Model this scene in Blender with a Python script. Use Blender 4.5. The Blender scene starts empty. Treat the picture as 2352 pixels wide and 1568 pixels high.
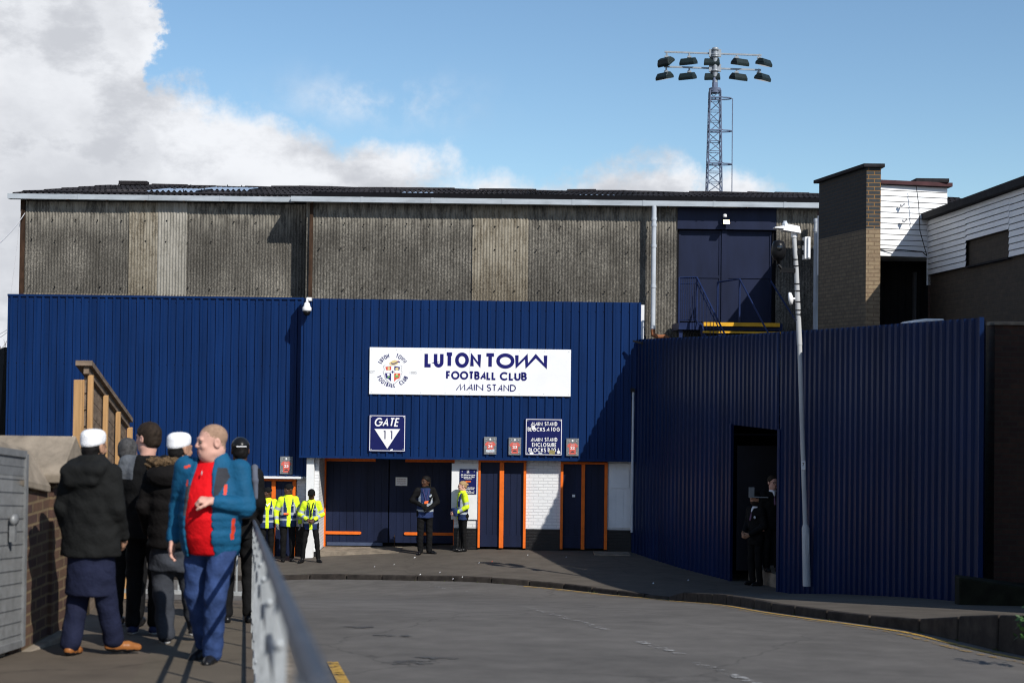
import bpy, math, random
import numpy as np
from mathutils import Vector, Matrix
random.seed(7); np.random.seed(7)
scene = bpy.context.scene
C = scene.collection
R = math.radians

# ------------------------------------------------------------------ camera
CAMZ = 4.3; FPX = 3266.7; PITCH = math.atan(66/FPX); ROLL = 0.0125
RM = Matrix.Rotation(R(90)+PITCH, 3, 'X') @ Matrix.Rotation(ROLL, 3, 'Z')
cam_d = bpy.data.cameras.new("camera"); cam = bpy.data.objects.new("camera", cam_d); C.objects.link(cam)
cam.matrix_world = Matrix.Translation((0, 0, CAMZ)) @ RM.to_4x4()
cam_d.lens = 50; cam_d.sensor_width = 36; cam_d.clip_end = 6000; cam_d.clip_start = 0.05
cam_d.dof.use_dof = True; cam_d.dof.focus_distance = 32.5; cam_d.dof.aperture_fstop = 2.6
scene.camera = cam
scene.cycles.filter_width = 1.15
scene.view_settings.view_transform = 'Standard'; scene.view_settings.look = 'None'
scene.view_settings.exposure = 0; scene.view_settings.gamma = 1

def ray(px, py):
    return RM @ Vector(((px-1176)/FPX, -(py-784)/FPX, -1))
def at(px, py, Y):
    "photo position at distance Y -> world point"
    d = ray(px, py); t = Y/d.y
    return Vector((d.x*t, Y, CAMZ+d.z*t))
def AX(px, py, Y): return at(px, py, Y).x
def AZ(px, py, Y): return at(px, py, Y).z

# ------------------------------------------------------------------ terrain heights
_gy = np.array([-12, 16, 20, 24, 27, 30, 33, 36, 60, 400.])
_gz = np.array([4.24, 1.65, 1.15, .56, .22, .06, 0, 0, 0, 0])
def gz(x, Y):
    z = float(np.mean([np.interp(Y+o, _gy, _gz) for o in (-1.2, -.6, 0, .6, 1.2)]))
    w = min(1, max(0, (Y-20)/8))
    return z + w*max(-.26, min(0, .058*(x+.8)))
def zr(x, Y): return gz(x, Y)-.1
_ky = [10, 12.2, 14.1, 14.67, 15.1, 15.8, 16.5, 18, 20.9, 23.4, 24.0, 24.5, 25, 25.6, 27.6, 40]
_kh = [.42, .37, .19, .125, .11, .10, .10, .105, .135, .15, .12, .015, .04, .08, .09, .1]
def kh(x, Y):
    w = min(1, max(0, (x-.6)/.8))
    return .1*(1-w)+w*float(np.interp(Y, _ky, _kh))
def pz(x, Y): return zr(x, Y)+kh(x, Y)
def hit(px, py, fn):
    lo, hi = 3., 60.
    for _ in range(50):
        m = (lo+hi)/2; p = at(px, py, m)
        if p.z > fn(p.x, m): lo = m
        else: hi = m
    return at(px, py, lo)

# ------------------------------------------------------------------ object helpers
def tag(o, label=None, cat=None, group=None, kind=None):
    if label: o['label'] = label
    if cat: o['category'] = cat
    if group: o['group'] = group
    if kind: o['kind'] = kind
    return o
def thing(name, label, cat, loc=(0, 0, 0), rz=0, group=None):
    o = bpy.data.objects.new(name, None); C.objects.link(o)
    o.location = loc; o.rotation_euler = (0, 0, rz); o.empty_display_size = .2
    return tag(o, label, cat, group)
def wpos(o):
    v = Vector(o.location)
    while o.parent: o = o.parent; v += Vector(o.location)
    return v
def copy_tree(o, parent=None):
    c = o.copy(); C.objects.link(c)
    if parent: c.parent = parent
    for ch in list(o.children): copy_tree(ch, c)
    return c

class MB:
    def __init__(s): s.v = []; s.f = []; s.m = []; s.sm = []
    def add(s, vs, fs, m=0, smooth=False):
        n = len(s.v); s.v += [tuple(v) for v in vs]
        for f in fs: s.f.append([i+n for i in f]); s.m.append(m); s.sm.append(smooth)
        return s
    def box(s, x0, x1, y0, y1, z0, z1, m=0):
        x0, x1 = min(x0, x1), max(x0, x1); y0, y1 = min(y0, y1), max(y0, y1); z0, z1 = min(z0, z1), max(z0, z1)
        return s.add([(x0,y0,z0),(x1,y0,z0),(x1,y1,z0),(x0,y1,z0),(x0,y0,z1),(x1,y0,z1),(x1,y1,z1),(x0,y1,z1)],
            [(0,3,2,1),(4,5,6,7),(0,1,5,4),(1,2,6,5),(2,3,7,6),(3,0,4,7)], m)
    def hexa(s, b, t, m=0):
        "b, t: four bottom and four top corners"
        return s.add(list(b)+list(t), [(0,3,2,1),(4,5,6,7),(0,1,5,4),(1,2,6,5),(2,3,7,6),(3,0,4,7)], m)
    def quad(s, a, b, c, d, m=0): return s.add([a,b,c,d], [(0,1,2,3)], m)
    def bar(s, a, b, w, h, up=(0,0,1), m=0):
        "rectangular bar from a to b, w across, h along up"
        a = Vector(a); b = Vector(b); d = (b-a).normalized(); u = Vector(up)
        sd = d.cross(u)
        if sd.length < 1e-4: sd = d.cross(Vector((1,0,0)))
        sd.normalize(); u = sd.cross(d).normalized()
        o = [(-w/2,-h/2),(w/2,-h/2),(w/2,h/2),(-w/2,h/2)]
        vs = [p+sd*i+u*j for p in (a, b) for i, j in o]
        return s.add(vs, [(0,1,2,3),(7,6,5,4),(0,4,5,1),(1,5,6,2),(2,6,7,3),(3,7,4,0)], m)
    def tube(s, pts, r, n=10, m=0, cap=True):
        pts = [Vector(p) for p in pts]
        rs = r if isinstance(r, (list, tuple)) else [r]*len(pts)
        vs = []; fs = []; ref = None
        for i, p in enumerate(pts):
            d = (pts[min(i+1, len(pts)-1)]-pts[max(i-1, 0)]).normalized()
            if ref is None: ref = Vector((0,0,1)) if abs(d.z) < .9 else Vector((0,1,0))
            a = d.cross(ref).normalized(); b = d.cross(a).normalized(); ref = a.cross(d)
            for k in range(n):
                t = 2*math.pi*k/n; vs.append(p+(a*math.cos(t)+b*math.sin(t))*rs[i])
        for i in range(len(pts)-1):
            for k in range(n): fs.append((i*n+k, i*n+(k+1)%n, (i+1)*n+(k+1)%n, (i+1)*n+k))
        s.add(vs, fs, m, True)
        if cap:
            s.add(vs[:n], [tuple(range(n))], m); s.add(vs[-n:], [tuple(reversed(range(n)))], m)
        return s
    def lathe(s, c, prof, n=16, axis=(0,0,1), m=0, smooth=True):
        c = Vector(c); ax = Vector(axis).normalized()
        ref = Vector((1,0,0)) if abs(ax.x) < .9 else Vector((0,1,0))
        a = ax.cross(ref).normalized(); b = ax.cross(a)
        vs = []; fs = []
        for (r, h) in prof:
            for k in range(n):
                t = 2*math.pi*k/n; vs.append(c+ax*h+(a*math.cos(t)+b*math.sin(t))*r)
        for i in range(len(prof)-1):
            for k in range(n): fs.append((i*n+k, i*n+(k+1)%n, (i+1)*n+(k+1)%n, (i+1)*n+k))
        fs.append(tuple(range(n-1, -1, -1))); fs.append(tuple((len(prof)-1)*n+k for k in range(n)))
        return s.add(vs, fs, m, smooth)
    def poly(s, pts, m=0): return s.add(pts, [tuple(range(len(pts)))], m)
    def prism(s, pts, off, m=0):
        "flat polygon pts swept by the vector off"
        n = len(pts); o = Vector(off); vs = [Vector(p) for p in pts]; vs += [p+o for p in vs]
        fs = [tuple(range(n)), tuple(range(2*n-1, n-1, -1))]
        fs += [(i, n+i, n+(i+1)%n, (i+1)%n) for i in range(n)]
        return s.add(vs, fs, m)
    def build(s, name, mats, parent=None, bevel=0):
        me = bpy.data.meshes.new(name); me.from_pydata(s.v, [], s.f)
        if not isinstance(mats, (list, tuple)): mats = [mats]
        for mt in mats: me.materials.append(mt)
        me.polygons.foreach_set('material_index', s.m); me.polygons.foreach_set('use_smooth', s.sm)
        me.update()
        o = bpy.data.objects.new(name, me); C.objects.link(o)
        if parent: o.parent = parent; o.location = -wpos(parent)
        if bevel:
            b = o.modifiers.new('edge', 'BEVEL'); b.width = bevel; b.segments = 2; b.limit_method = 'ANGLE'; b.angle_limit = R(40)
        return o

# ------------------------------------------------------------------ materials
class NT:
    def __init__(s, name):
        s.mat = bpy.data.materials.new(name); s.mat.use_nodes = True
        s.n = s.mat.node_tree.nodes; s.l = s.mat.node_tree.links
        s.b = s.n['Principled BSDF']; s.tc = s.n.new('ShaderNodeTexCoord')
    def map(s, scale=(1,1,1), src='Object', rot=(0,0,0), loc=(0,0,0)):
        m = s.n.new('ShaderNodeMapping'); m.inputs['Scale'].default_value = scale
        m.inputs['Rotation'].default_value = rot; m.inputs['Location'].default_value = loc
        s.l.new(s.tc.outputs[src], m.inputs[0]); return m.outputs[0]
    def noise(s, vec, scale=5, detail=4, rough=.6):
        t = s.n.new('ShaderNodeTexNoise'); t.inputs['Scale'].default_value = scale
        t.inputs['Detail'].default_value = detail; t.inputs['Roughness'].default_value = rough
        s.l.new(vec, t.inputs['Vector']); return t.outputs['Fac']
    def ramp(s, fac, stops, interp='LINEAR'):
        r = s.n.new('ShaderNodeValToRGB'); r.color_ramp.interpolation = interp; e = r.color_ramp.elements
        while len(e) < len(stops): e.new(.5)
        for i, (p, c) in enumerate(stops):
            e[i].position = p
            if not isinstance(c, (tuple, list)): c = (c, c, c)
            e[i].color = (*c[:3], 1)
        s.l.new(fac, r.inputs[0]); return r.outputs[0]
    def mix(s, f, a, b, mode='MIX'):
        m = s.n.new('ShaderNodeMix'); m.data_type = 'RGBA'; m.blend_type = mode
        for sock, v in ((m.inputs[0], f), (m.inputs[6], a), (m.inputs[7], b)):
            if hasattr(v, 'is_linked') or hasattr(v, 'links'): s.l.new(v, sock)
            elif isinstance(v, (tuple, list)): sock.default_value = (*v[:3], 1)
            else: sock.default_value = v
        return m.outputs[2]
    def math(s, op, a, b=None, c=None, clamp=False):
        m = s.n.new('ShaderNodeMath'); m.operation = op; m.use_clamp = clamp
        for i, v in enumerate((a, b, c)):
            if v is None: continue
            if hasattr(v, 'links'): s.l.new(v, m.inputs[i])
            else: m.inputs[i].default_value = v
        return m.outputs[0]
    def col(s, v):
        if hasattr(v, 'links'): s.l.new(v, s.b.inputs['Base Color'])
        else: s.b.inputs['Base Color'].default_value = (*v, 1)
    def bump(s, h, strength=.3, dist=.01):
        b = s.n.new('ShaderNodeBump'); b.inputs['Strength'].default_value = strength; b.inputs['Distance'].default_value = dist
        s.l.new(h, b.inputs['Height']); s.l.new(b.outputs[0], s.b.inputs['Normal'])
    def set(s, rough=None, metal=None, spec=None):
        if rough is not None:
            if hasattr(rough, 'links'): s.l.new(rough, s.b.inputs['Roughness'])
            else: s.b.inputs['Roughness'].default_value = rough
        if metal is not None: s.b.inputs['Metallic'].default_value = metal
        if spec is not None: s.b.inputs['Specular IOR Level'].default_value = spec
    def xyz(s, vec):
        x = s.n.new('ShaderNodeSeparateXYZ'); s.l.new(vec, x.inputs[0]); return x.outputs
_mc = {}
def mat(name, c, rough=.6, var=.18, scale=4., metal=0, bump=0, bscale=60, spec=.2, stretch=(1,1,1), dirt=0, bdist=.01):
    if name in _mc: return _mc[name]
    t = NT(name)
    f = t.noise(t.map(stretch), scale)
    lo = tuple(x*(1-var) for x in c); hi = tuple(min(1, x*(1+var)) for x in c)
    out = t.ramp(f, [(.3, lo), (.7, hi)])
    if dirt:
        d = t.noise(t.map(stretch), scale*.35, 6, .7)
        k = t.ramp(d, [(.48, 0), (.72, dirt)])
        out = t.mix(k, out, tuple(x*.28+.004 for x in c))
    t.col(out); t.set(rough, metal, spec)
    if bump: t.bump(t.noise(t.map(), bscale, 3), bump, bdist)
    _mc[name] = t.mat; return t.mat
def brickmat(name, c1, c2, mortar, along='x', bw=.225, bh=.075, mort=.01, rough=.85, bump=.5, top=None, var=1):
    "brick courses in the wall's own x-z or y-z plane; top: (height, colour a, colour b) paints the upper part"
    t = NT(name); x = t.xyz(t.tc.outputs['Object']); cb = t.n.new('ShaderNodeCombineXYZ')
    t.l.new(x[0 if along == 'x' else 1], cb.inputs[0]); t.l.new(x[2], cb.inputs[1])
    def bt(a, b, mo):
        k = t.n.new('ShaderNodeTexBrick'); t.l.new(cb.outputs[0], k.inputs['Vector'])
        k.inputs['Color1'].default_value = (*a, 1); k.inputs['Color2'].default_value = (*b, 1); k.inputs['Mortar'].default_value = (*mo, 1)
        k.inputs['Scale'].default_value = 1; k.inputs['Mortar Size'].default_value = mort; k.inputs['Mortar Smooth'].default_value = .2
        k.inputs['Brick Width'].default_value = bw; k.inputs['Row Height'].default_value = bh; k.inputs['Bias'].default_value = 0
        return k
    k = bt(c1, c2, mortar); out = k.outputs[0]
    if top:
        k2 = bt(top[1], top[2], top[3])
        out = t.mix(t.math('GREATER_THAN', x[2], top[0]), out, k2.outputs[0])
    n = t.noise(t.map(), 9, 6, .7)
    out = t.mix(.55*var, out, t.ramp(n, [(.25, .25), (.75, 1.)]), 'MULTIPLY')
    t.col(out); t.set(rough)
    h = t.math('ADD', t.math('MULTIPLY', k.outputs[1], -1.), t.math('MULTIPLY', t.noise(t.map(), 60, 3), .4))
    t.bump(h, bump, .012)
    _mc[name] = t.mat; return t.mat
# ------------------------------------------------------------------ world: sky, clouds, sun
SUN_EL = R(38); SUN_AZ = math.atan2(.6, -.8)
def make_world():
    w = bpy.data.worlds.new("World"); scene.world = w; w.use_nodes = True
    n = w.node_tree.nodes; l = w.node_tree.links; n.clear()
    out = n.new('ShaderNodeOutputWorld'); bg = n.new('ShaderNodeBackground'); l.new(bg.outputs[0], out.inputs[0])
    sky = n.new('ShaderNodeTexSky'); sky.sky_type = 'NISHITA'; sky.sun_disc = False
    sky.sun_elevation = SUN_EL; sky.sun_rotation = SUN_AZ; sky.altitude = 100; sky.air_density = 1.0; sky.dust_density = .25; sky.ozone_density = 1.6
    tc = n.new('ShaderNodeTexCoord'); sp = n.new('ShaderNodeSeparateXYZ'); l.new(tc.outputs['Generated'], sp.inputs[0])
    def M(op, a, b=None, c=None, cl=False):
        m = n.new('ShaderNodeMath'); m.operation = op; m.use_clamp = cl
        for i, v in enumerate((a, b, c)):
            if v is None: continue
            if hasattr(v, 'links'): l.new(v, m.inputs[i])
            else: m.inputs[i].default_value = v
        return m.outputs[0]
    az = M('ARCTAN2', sp.outputs[0], sp.outputs[1]); el = M('ARCSINE', sp.outputs[2])
    def noise(scale, detail, rough, off=0, sq=1.0):
        mp = n.new('ShaderNodeMapping'); l.new(tc.outputs['Generated'], mp.inputs[0]); mp.inputs['Location'].default_value = (off, off*.7, 0)
        mp.inputs['Scale'].default_value = (1, 1, sq)
        t = n.new('ShaderNodeTexNoise'); t.inputs['Scale'].default_value = scale; t.inputs['Detail'].default_value = detail; t.inputs['Roughness'].default_value = rough
        l.new(mp.outputs[0], t.inputs['Vector']); return t.outputs['Fac']
    az0 = az; az = M('ADD', az, M('MULTIPLY_ADD', noise(7.5, 8, .62, 5.2), .16, -.08))
    fc = n.new('ShaderNodeFloatCurve'); cv = fc.mapping.curves[0]
    pts = [(-.7, .3), (-.45, .42), (-.32, .40), (-.262, .285), (-.242, .205), (-.20, .172), (-.145, .160), (-.10, .147), (-.06, .137), (-.03, .137), (0, .142), (.03, .139), (.055, .144), (.08, .146), (.117, .145), (.13, .128), (.165, .124), (.19, .112), (.25, .10), (.7, .16)]
    xs = [((a+.7)/1.4, h/.5) for a, h in pts]
    while len(cv.points) < len(xs): cv.points.new(.5, .5)
    for p, (a, b) in zip(cv.points, xs): p.location = (a, b); p.handle_type = 'VECTOR'
    fc.mapping.update()
    l.new(M('MULTIPLY_ADD', az, 1/1.4, .5, True), fc.inputs['Value'])
    h = M('MULTIPLY', fc.outputs[0], .5)
    depth = M('SUBTRACT', h, el)
    n1 = noise(11, 9, .62); n2 = noise(5.5, 7, .6, 3.1, 1.6)
    edge = M('ADD', depth, M('MULTIPLY_ADD', n1, .13, -.065))
    def sstep(v, a, b):
        m = n.new('ShaderNodeMapRange'); m.interpolation_type = 'SMOOTHSTEP'; m.inputs[1].default_value = a; m.inputs[2].default_value = b
        l.new(v, m.inputs[0]); return m.outputs[0]
    mask = sstep(edge, -.010, .016)
    # small torn wisps in the open blue
    gx = M('DIVIDE', M('ADD', az0, .098), .055); gy = M('DIVIDE', M('SUBTRACT', el, .186), .016)
    g = M('EXPONENT', M('MULTIPLY', M('ADD', M('MULTIPLY', gx, gx), M('MULTIPLY', gy, gy)), -1))
    wis = M('MULTIPLY', M('MULTIPLY', sstep(noise(22, 6, .6, 1.7), .42, .72), g), .75)
    mask = M('MAXIMUM', mask, wis)
    # grey inside the bank, bright rims
    grey = M('MULTIPLY', sstep(M('ADD', M('MINIMUM', depth, .085), M('MULTIPLY_ADD', n2, .42, -.21)), .02, .16), .55)
    grey2 = M('MULTIPLY', sstep(noise(13, 8, .62, 8.3, 1.7), .40, .66), .62)
    sh = M('MAXIMUM', grey, grey2)
    cr = n.new('ShaderNodeMix'); cr.data_type = 'RGBA'; l.new(sh, cr.inputs[0])
    cr.inputs[6].default_value = (8.6, 8.8, 9.2, 1); cr.inputs[7].default_value = (4.0, 4.2, 4.7, 1)
    tint = n.new('ShaderNodeMix'); tint.data_type = 'RGBA'; tint.blend_type = 'MULTIPLY'; tint.inputs[0].default_value = 1
    l.new(sky.outputs[0], tint.inputs[6]); tint.inputs[7].default_value = (.98, 1.13, 1.2, 1)
    mx = n.new('ShaderNodeMix'); mx.data_type = 'RGBA'; l.new(mask, mx.inputs[0]); l.new(tint.outputs[2], mx.inputs[6]); l.new(cr.outputs[2], mx.inputs[7])
    l.new(mx.outputs[2], bg.inputs[0]); bg.inputs[1].default_value = .105
make_world()
sd = bpy.data.lights.new("sun", 'SUN'); sd.energy = 4.8; sd.angle = R(.5); sd.color = (1, .955, .88)
sun = bpy.data.objects.new("sun", sd); C.objects.link(sun)
sun.rotation_euler = Vector((.6*math.cos(SUN_EL), -.8*math.cos(SUN_EL), math.sin(SUN_EL))).to_track_quat('Z', 'Y').to_euler()
sun.location = (20, -30, 40)

# ------------------------------------------------------------------ material set
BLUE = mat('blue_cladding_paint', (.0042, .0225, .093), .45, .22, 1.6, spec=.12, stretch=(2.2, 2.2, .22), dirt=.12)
BLUE2 = mat('blue_wall_paint_shaded', (.0022, .0135, .060), .36, .25, 1.0, spec=.14, stretch=(1, 1, .3), dirt=.25)  # blue darkened to deepen the shade on the right-hand wall
NAVY = mat('navy_door_paint', (.010, .0155, .043), .5, .25, 3, stretch=(1, 1, .2), dirt=.2)
NAVYS = mat('navy_sign_face', (.010, .014, .095), .35, .08)
INK = mat('navy_lettering', (.012, .012, .13), .4, .05)
ORANGE = mat('orange_paint', (.78, .155, .018), .5, .12, 6, dirt=.25)
WHITE = mat('white_paint', (.78, .79, .80), .55, .05, 3, dirt=.12)
WSIGN = mat('white_sign_face', (.86, .87, .88), .4, .03, 2)
WLET = mat('white_lettering', (.85, .85, .85), .5, .03)
PLASW = mat('white_plastic', (.80, .80, .80), .35, .05)
GALV = mat('galvanised_steel', (.40, .42, .43), .5, .25, 14, metal=.2, dirt=.15)
MESH = mat('dull_mesh_steel', (.22, .225, .23), .5, .2, 10, metal=.3)
GALVD = mat('dull_handrail_steel', (.065, .074, .094), .5, .25, 9, metal=.3)
GUT = mat('grey_white_gutter_paint', (.40, .44, .48), .5, .12, 2.2, stretch=(1, 1, 3), dirt=.45)
PIPE = mat('pale_grey_pipe', (.48, .52, .57), .45, .1, 3, dirt=.2)
TERRA = mat('brown_clay_pipe', (.28, .11, .05), .6, .2, 6)
BLACKP = mat('black_painted_base', (.010, .010, .012), .45, .5, 20, bump=.3)
BLACK = mat('black_plastic', (.008, .008, .009), .35, .2)
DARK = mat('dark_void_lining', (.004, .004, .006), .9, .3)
RUST = mat('rusty_brown_steel', (.045, .024, .014), .8, .6, 8, stretch=(1, 1, .3))
WOOD = mat('new_timber', (.46, .27, .12), .7, .22, 3, stretch=(6, 6, .6), dirt=.1)
WOODG = mat('weathered_timber', (.17, .125, .09), .8, .4, 2.4, stretch=(2, 2, 9), bump=.2)
CONC = mat('concrete', (.24, .20, .155), .9, .35, 5, bump=.3, bscale=90, dirt=.3)
CONCM = mat('mossy_concrete', (.012, .013, .007), .95, .5, 6, dirt=.4)
LEAD = mat('dark_roof_felt', (.018, .017, .02), .8, .4, 6)
FASC = mat('dark_red_fascia', (.06, .022, .025), .6, .3, 4)
YELP = mat('yellow_edge_paint', (.75, .40, .03), .5, .15, 6)
STAIR = mat('navy_steel_paint', (.014, .026, .085), .45, .2, 4)
LAMPB = mat('floodlight_casing', (.014, .024, .026), .45, .2, 5)
LGLASS = mat('floodlight_glass', (.05, .07, .085), .15, .1, spec=.6)
MAST = mat('blue_grey_mast_paint', (.12, .15, .23), .5, .2, 5)
MASTG = mat('mast_galvanised', (.30, .33, .36), .45, .15, 5, metal=.3)
POST = mat('grey_lamp_post_paint', (.47, .48, .49), .5, .12, 2.5, stretch=(1, 1, .5), dirt=.22)
VIS = mat('sun_faded_cable', (.5, .5, .52), .6, .1)

def asb(name, dark, mid, light, topz, span=.9):
    "weathered fibre-cement sheet: speckle, vertical streaks and pale patches below the eaves"
    t = NT(name); pos = t.tc.outputs['Object']; x = t.xyz(pos)
    sp = t.noise(t.map((1, 1, 1)), 26, 5, .75)
    st = t.noise(t.map((9, 9, .55)), 1.5, 5, .65)
    bl = t.noise(t.map((1, 1, 1)), .9, 4, .6)
    f = t.math('ADD', t.math('MULTIPLY', sp, .85), t.math('ADD', t.math('MULTIPLY', st, .22), t.math('MULTIPLY', bl, .35)))
    base = t.ramp(f, [(.56, dark), (.73, mid), (.98, light)])
    hgt = t.math('DIVIDE', t.math('SUBTRACT', x[2], topz-span), span, clamp=True)
    pat = t.math('MULTIPLY', hgt, t.ramp(t.noise(t.map((3, 3, .8)), 2.2, 6, .7), [(.42, 0), (.60, 1)]))
    out = t.mix(t.math('MULTIPLY', pat, .9), base, light)
    low = t.math('MULTIPLY', t.math('SUBTRACT', 1, hgt), t.ramp(t.noise(t.map((2, 2, .7), loc=(4, 2, 1)), 1.1, 5, .7), [(.45, 0), (.7, .6)]))
    out = t.mix(low, out, dark)
    t.col(out); t.set(.95, spec=.1); t.bump(sp, .25, .008)
    return t.mat
UPZ = AZ(1300, 480, 34.4)
ASB = asb('weathered_cement_sheet', (.048, .044, .038), (.118, .110, .096), (.36, .335, .285), UPZ, .75)
ASBP = asb('pale_cement_sheet', (.16, .15, .13), (.27, .255, .22), (.38, .36, .32), UPZ, 3)
ASBM = asb('streaked_cement_sheet', (.06, .048, .035), (.19, .165, .125), (.36, .33, .27), UPZ, 2.5)
def roofmat():
    t = NT('mossy_roof_sheet'); a = t.noise(t.map(), 18, 6, .75); b = t.noise(t.map((1, .4, 1)), 1.1, 5, .6)
    f = t.math('ADD', t.math('MULTIPLY', a, .6), t.math('MULTIPLY', b, .5))
    t.col(t.ramp(f, [(.42, (.008, .007, .008)), (.6, (.034, .031, .034)), (.78, (.11, .10, .095))])); t.set(.95, spec=.1); t.bump(a, .5, .02)
    return t.mat
ROOF = roofmat()
RLIGHT = mat('pale_blue_rooflight', (.27, .33, .42), .35, .2, 5)

def asphalt(name, c, stain=True, rib=False, c2=None, patch=.35):
    t = NT(name); fine = t.noise(t.map(), 170, 3, .7); mid = t.noise(t.map(), 2.3, 6, .65); big = t.noise(t.map((.5, .5, .5)), .7, 4, .6)
    lo = tuple(v*.62 for v in c); hi = tuple(v*1.3 for v in c)
    f = t.math('ADD', t.math('MULTIPLY', fine, .35), t.math('ADD', t.math('MULTIPLY', mid, .45), t.math('MULTIPLY', big, .35)))
    out = t.ramp(f, [(.40, lo), (.75, hi)])
    sp = t.ramp(t.noise(t.map(), 330, 2, .5), [(.70, 0), (.76, 1)])
    out = t.mix(t.math('MULTIPLY', sp, .5), out, tuple(min(1, v*2.6) for v in c))
    v = t.n.new('ShaderNodeTexVoronoi'); v.feature = 'DISTANCE_TO_EDGE'; v.inputs['Scale'].default_value = .42
    wv = t.n.new('ShaderNodeMix'); wv.data_type = 'RGBA'; wv.inputs[0].default_value = .35
    t.l.new(t.map(), wv.inputs[6]); nn = t.n.new('ShaderNodeTexNoise'); nn.inputs['Scale'].default_value = 2.2; nn.inputs['Detail'].default_value = 5
    t.l.new(t.map(), nn.inputs['Vector']); t.l.new(nn.outputs['Color'], wv.inputs[7]); t.l.new(wv.outputs[2], v.inputs['Vector'])
    crk = t.ramp(v.outputs['Distance'], [(.0, 1), (.006, 0)])
    out = t.mix(t.math('MULTIPLY', crk, .45), out, tuple(x*.3 for x in c))
    if stain:
        s = t.ramp(t.noise(t.map((.9, 2.2, 1), loc=(3, 1, 0)), .75, 5, .65), [(.60, 0), (.72, 1)])
        out = t.mix(t.math('MULTIPLY', s, patch), out, tuple(x*.45 for x in c))
    t.col(out); t.set(.88, spec=.25)
    h = fine
    if rib:
        x = t.xyz(t.map(rot=(0, 0, R(-10.5)))); h = t.math('ADD', t.math('MULTIPLY', t.math('SINE', t.math('MULTIPLY', x[1], 2*math.pi/.07)), .8), fine)
        out2 = t.mix(t.math('MULTIPLY_ADD', t.math('SINE', t.math('MULTIPLY', x[1], 2*math.pi/.07)), .25, .25), out, tuple(x*.35 for x in c))
        t.col(out2)
    t.bump(h, .4, .006)
    return t.mat
ROADM = asphalt('road_asphalt', (.124, .114, .104), patch=.15)
PAVM = asphalt('pavement_asphalt', (.105, .090, .074), True, patch=.5)
PATHM = asphalt('path_asphalt', (.115, .092, .070), True)
RIBM = asphalt('ribbed_paving', (.14, .115, .085), False, True)
STAINM = mat('oil_stain', (.032, .03, .03), .6, .3, 3)
def worn(name, c, keep):
    "worn road paint: flakes away through a noise mask"
    t = NT(name); f = t.noise(t.map(), 9, 7, .75)
    a = t.ramp(f, [(keep-.05, 0), (keep+.05, 1)])
    tr = t.n.new('ShaderNodeBsdfTransparent'); ms = t.n.new('ShaderNodeMixShader')
    t.l.new(a, ms.inputs[0]); t.l.new(tr.outputs[0], ms.inputs[1]); t.l.new(t.b.outputs[0], ms.inputs[2])
    t.l.new(ms.outputs[0], t.n['Material Output'].inputs[0]); t.col(c); t.set(.8)
    return t.mat
YLINE = worn('worn_yellow_line', (.46, .27, .045), .44)
YLINE2 = worn('faded_yellow_line', (.30, .19, .06), .53)
WLINE = worn('worn_white_line', (.34, .33, .32), .56)
KERBM = mat('kerb_stone', (.040, .033, .028), .9, .45, 6, bump=.3, dirt=.4)  # stone colour darkened to stand for shade along the right-hand kerb
BRKW = brickmat('white_painted_brick', (.80, .81, .82), (.76, .77, .79), (.66, .67, .69), rough=.5, bump=.55, var=.25)
BRKB = brickmat('black_painted_brick', (.010, .010, .011), (.013, .013, .014), (.006, .006, .007), rough=.4, bump=.7, var=.5)
BRKL = brickmat('path_wall_brick', (.075, .038, .032), (.13, .070, .040), (.20, .14, .075), along='y', bw=.235, bh=.085, mort=.011)
BRKR = brickmat('red_brown_wall_brick', (.055, .026, .02), (.085, .04, .026), (.06, .045, .032))
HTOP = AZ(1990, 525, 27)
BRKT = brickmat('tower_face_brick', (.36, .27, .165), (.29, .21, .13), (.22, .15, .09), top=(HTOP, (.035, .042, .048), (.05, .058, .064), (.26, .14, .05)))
BRKTS = brickmat('tower_side_brick_shaded', (.20, .155, .10), (.15, .115, .075), (.11, .085, .06), along='y', top=(HTOP, (.018, .022, .025), (.024, .028, .032), (.05, .035, .02)))  # darker copy of the tower face brick, for the shaded side
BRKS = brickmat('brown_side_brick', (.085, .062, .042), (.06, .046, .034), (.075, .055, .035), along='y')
def sidingmat(name, along):
    t = NT(name); f = t.noise(t.map(), 3, 5); t.col(t.ramp(f, [(.3, (.74, .75, .77)), (.7, (.84, .85, .86))])); t.set(.4)
    return t.mat
SIDE = sidingmat('white_plastic_siding', 'x')
# ------------------------------------------------------------------ ground, road, pavement, path
def sheet(name, fn, xs, ys, m, kind='structure'):
    mb = MB(); nx = len(xs)
    vs = [(x, y, fn(x, y)) for y in ys for x in xs]
    fs = [(j*nx+i, j*nx+i+1, (j+1)*nx+i+1, (j+1)*nx+i) for j in range(len(ys)-1) for i in range(nx-1)]
    mb.add(vs, fs, 0, True); o = mb.build(name, m); o['kind'] = kind; return o
def lin(a, b, n): return [a+(b-a)*i/(n-1) for i in range(n)]
def railx(Y): return -2.89+.186*(16-Y)
g = MB(); g.quad((-3000, -3000, -.9), (3000, -3000, -.9), (3000, 3000, -.9), (-3000, 3000, -.9))
g.build('ground', mat('far_ground', (.07, .075, .06), .95))['kind'] = 'structure'
sheet('road', zr, lin(-16, 12, 57), lin(-12, 38, 101), ROADM)

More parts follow.
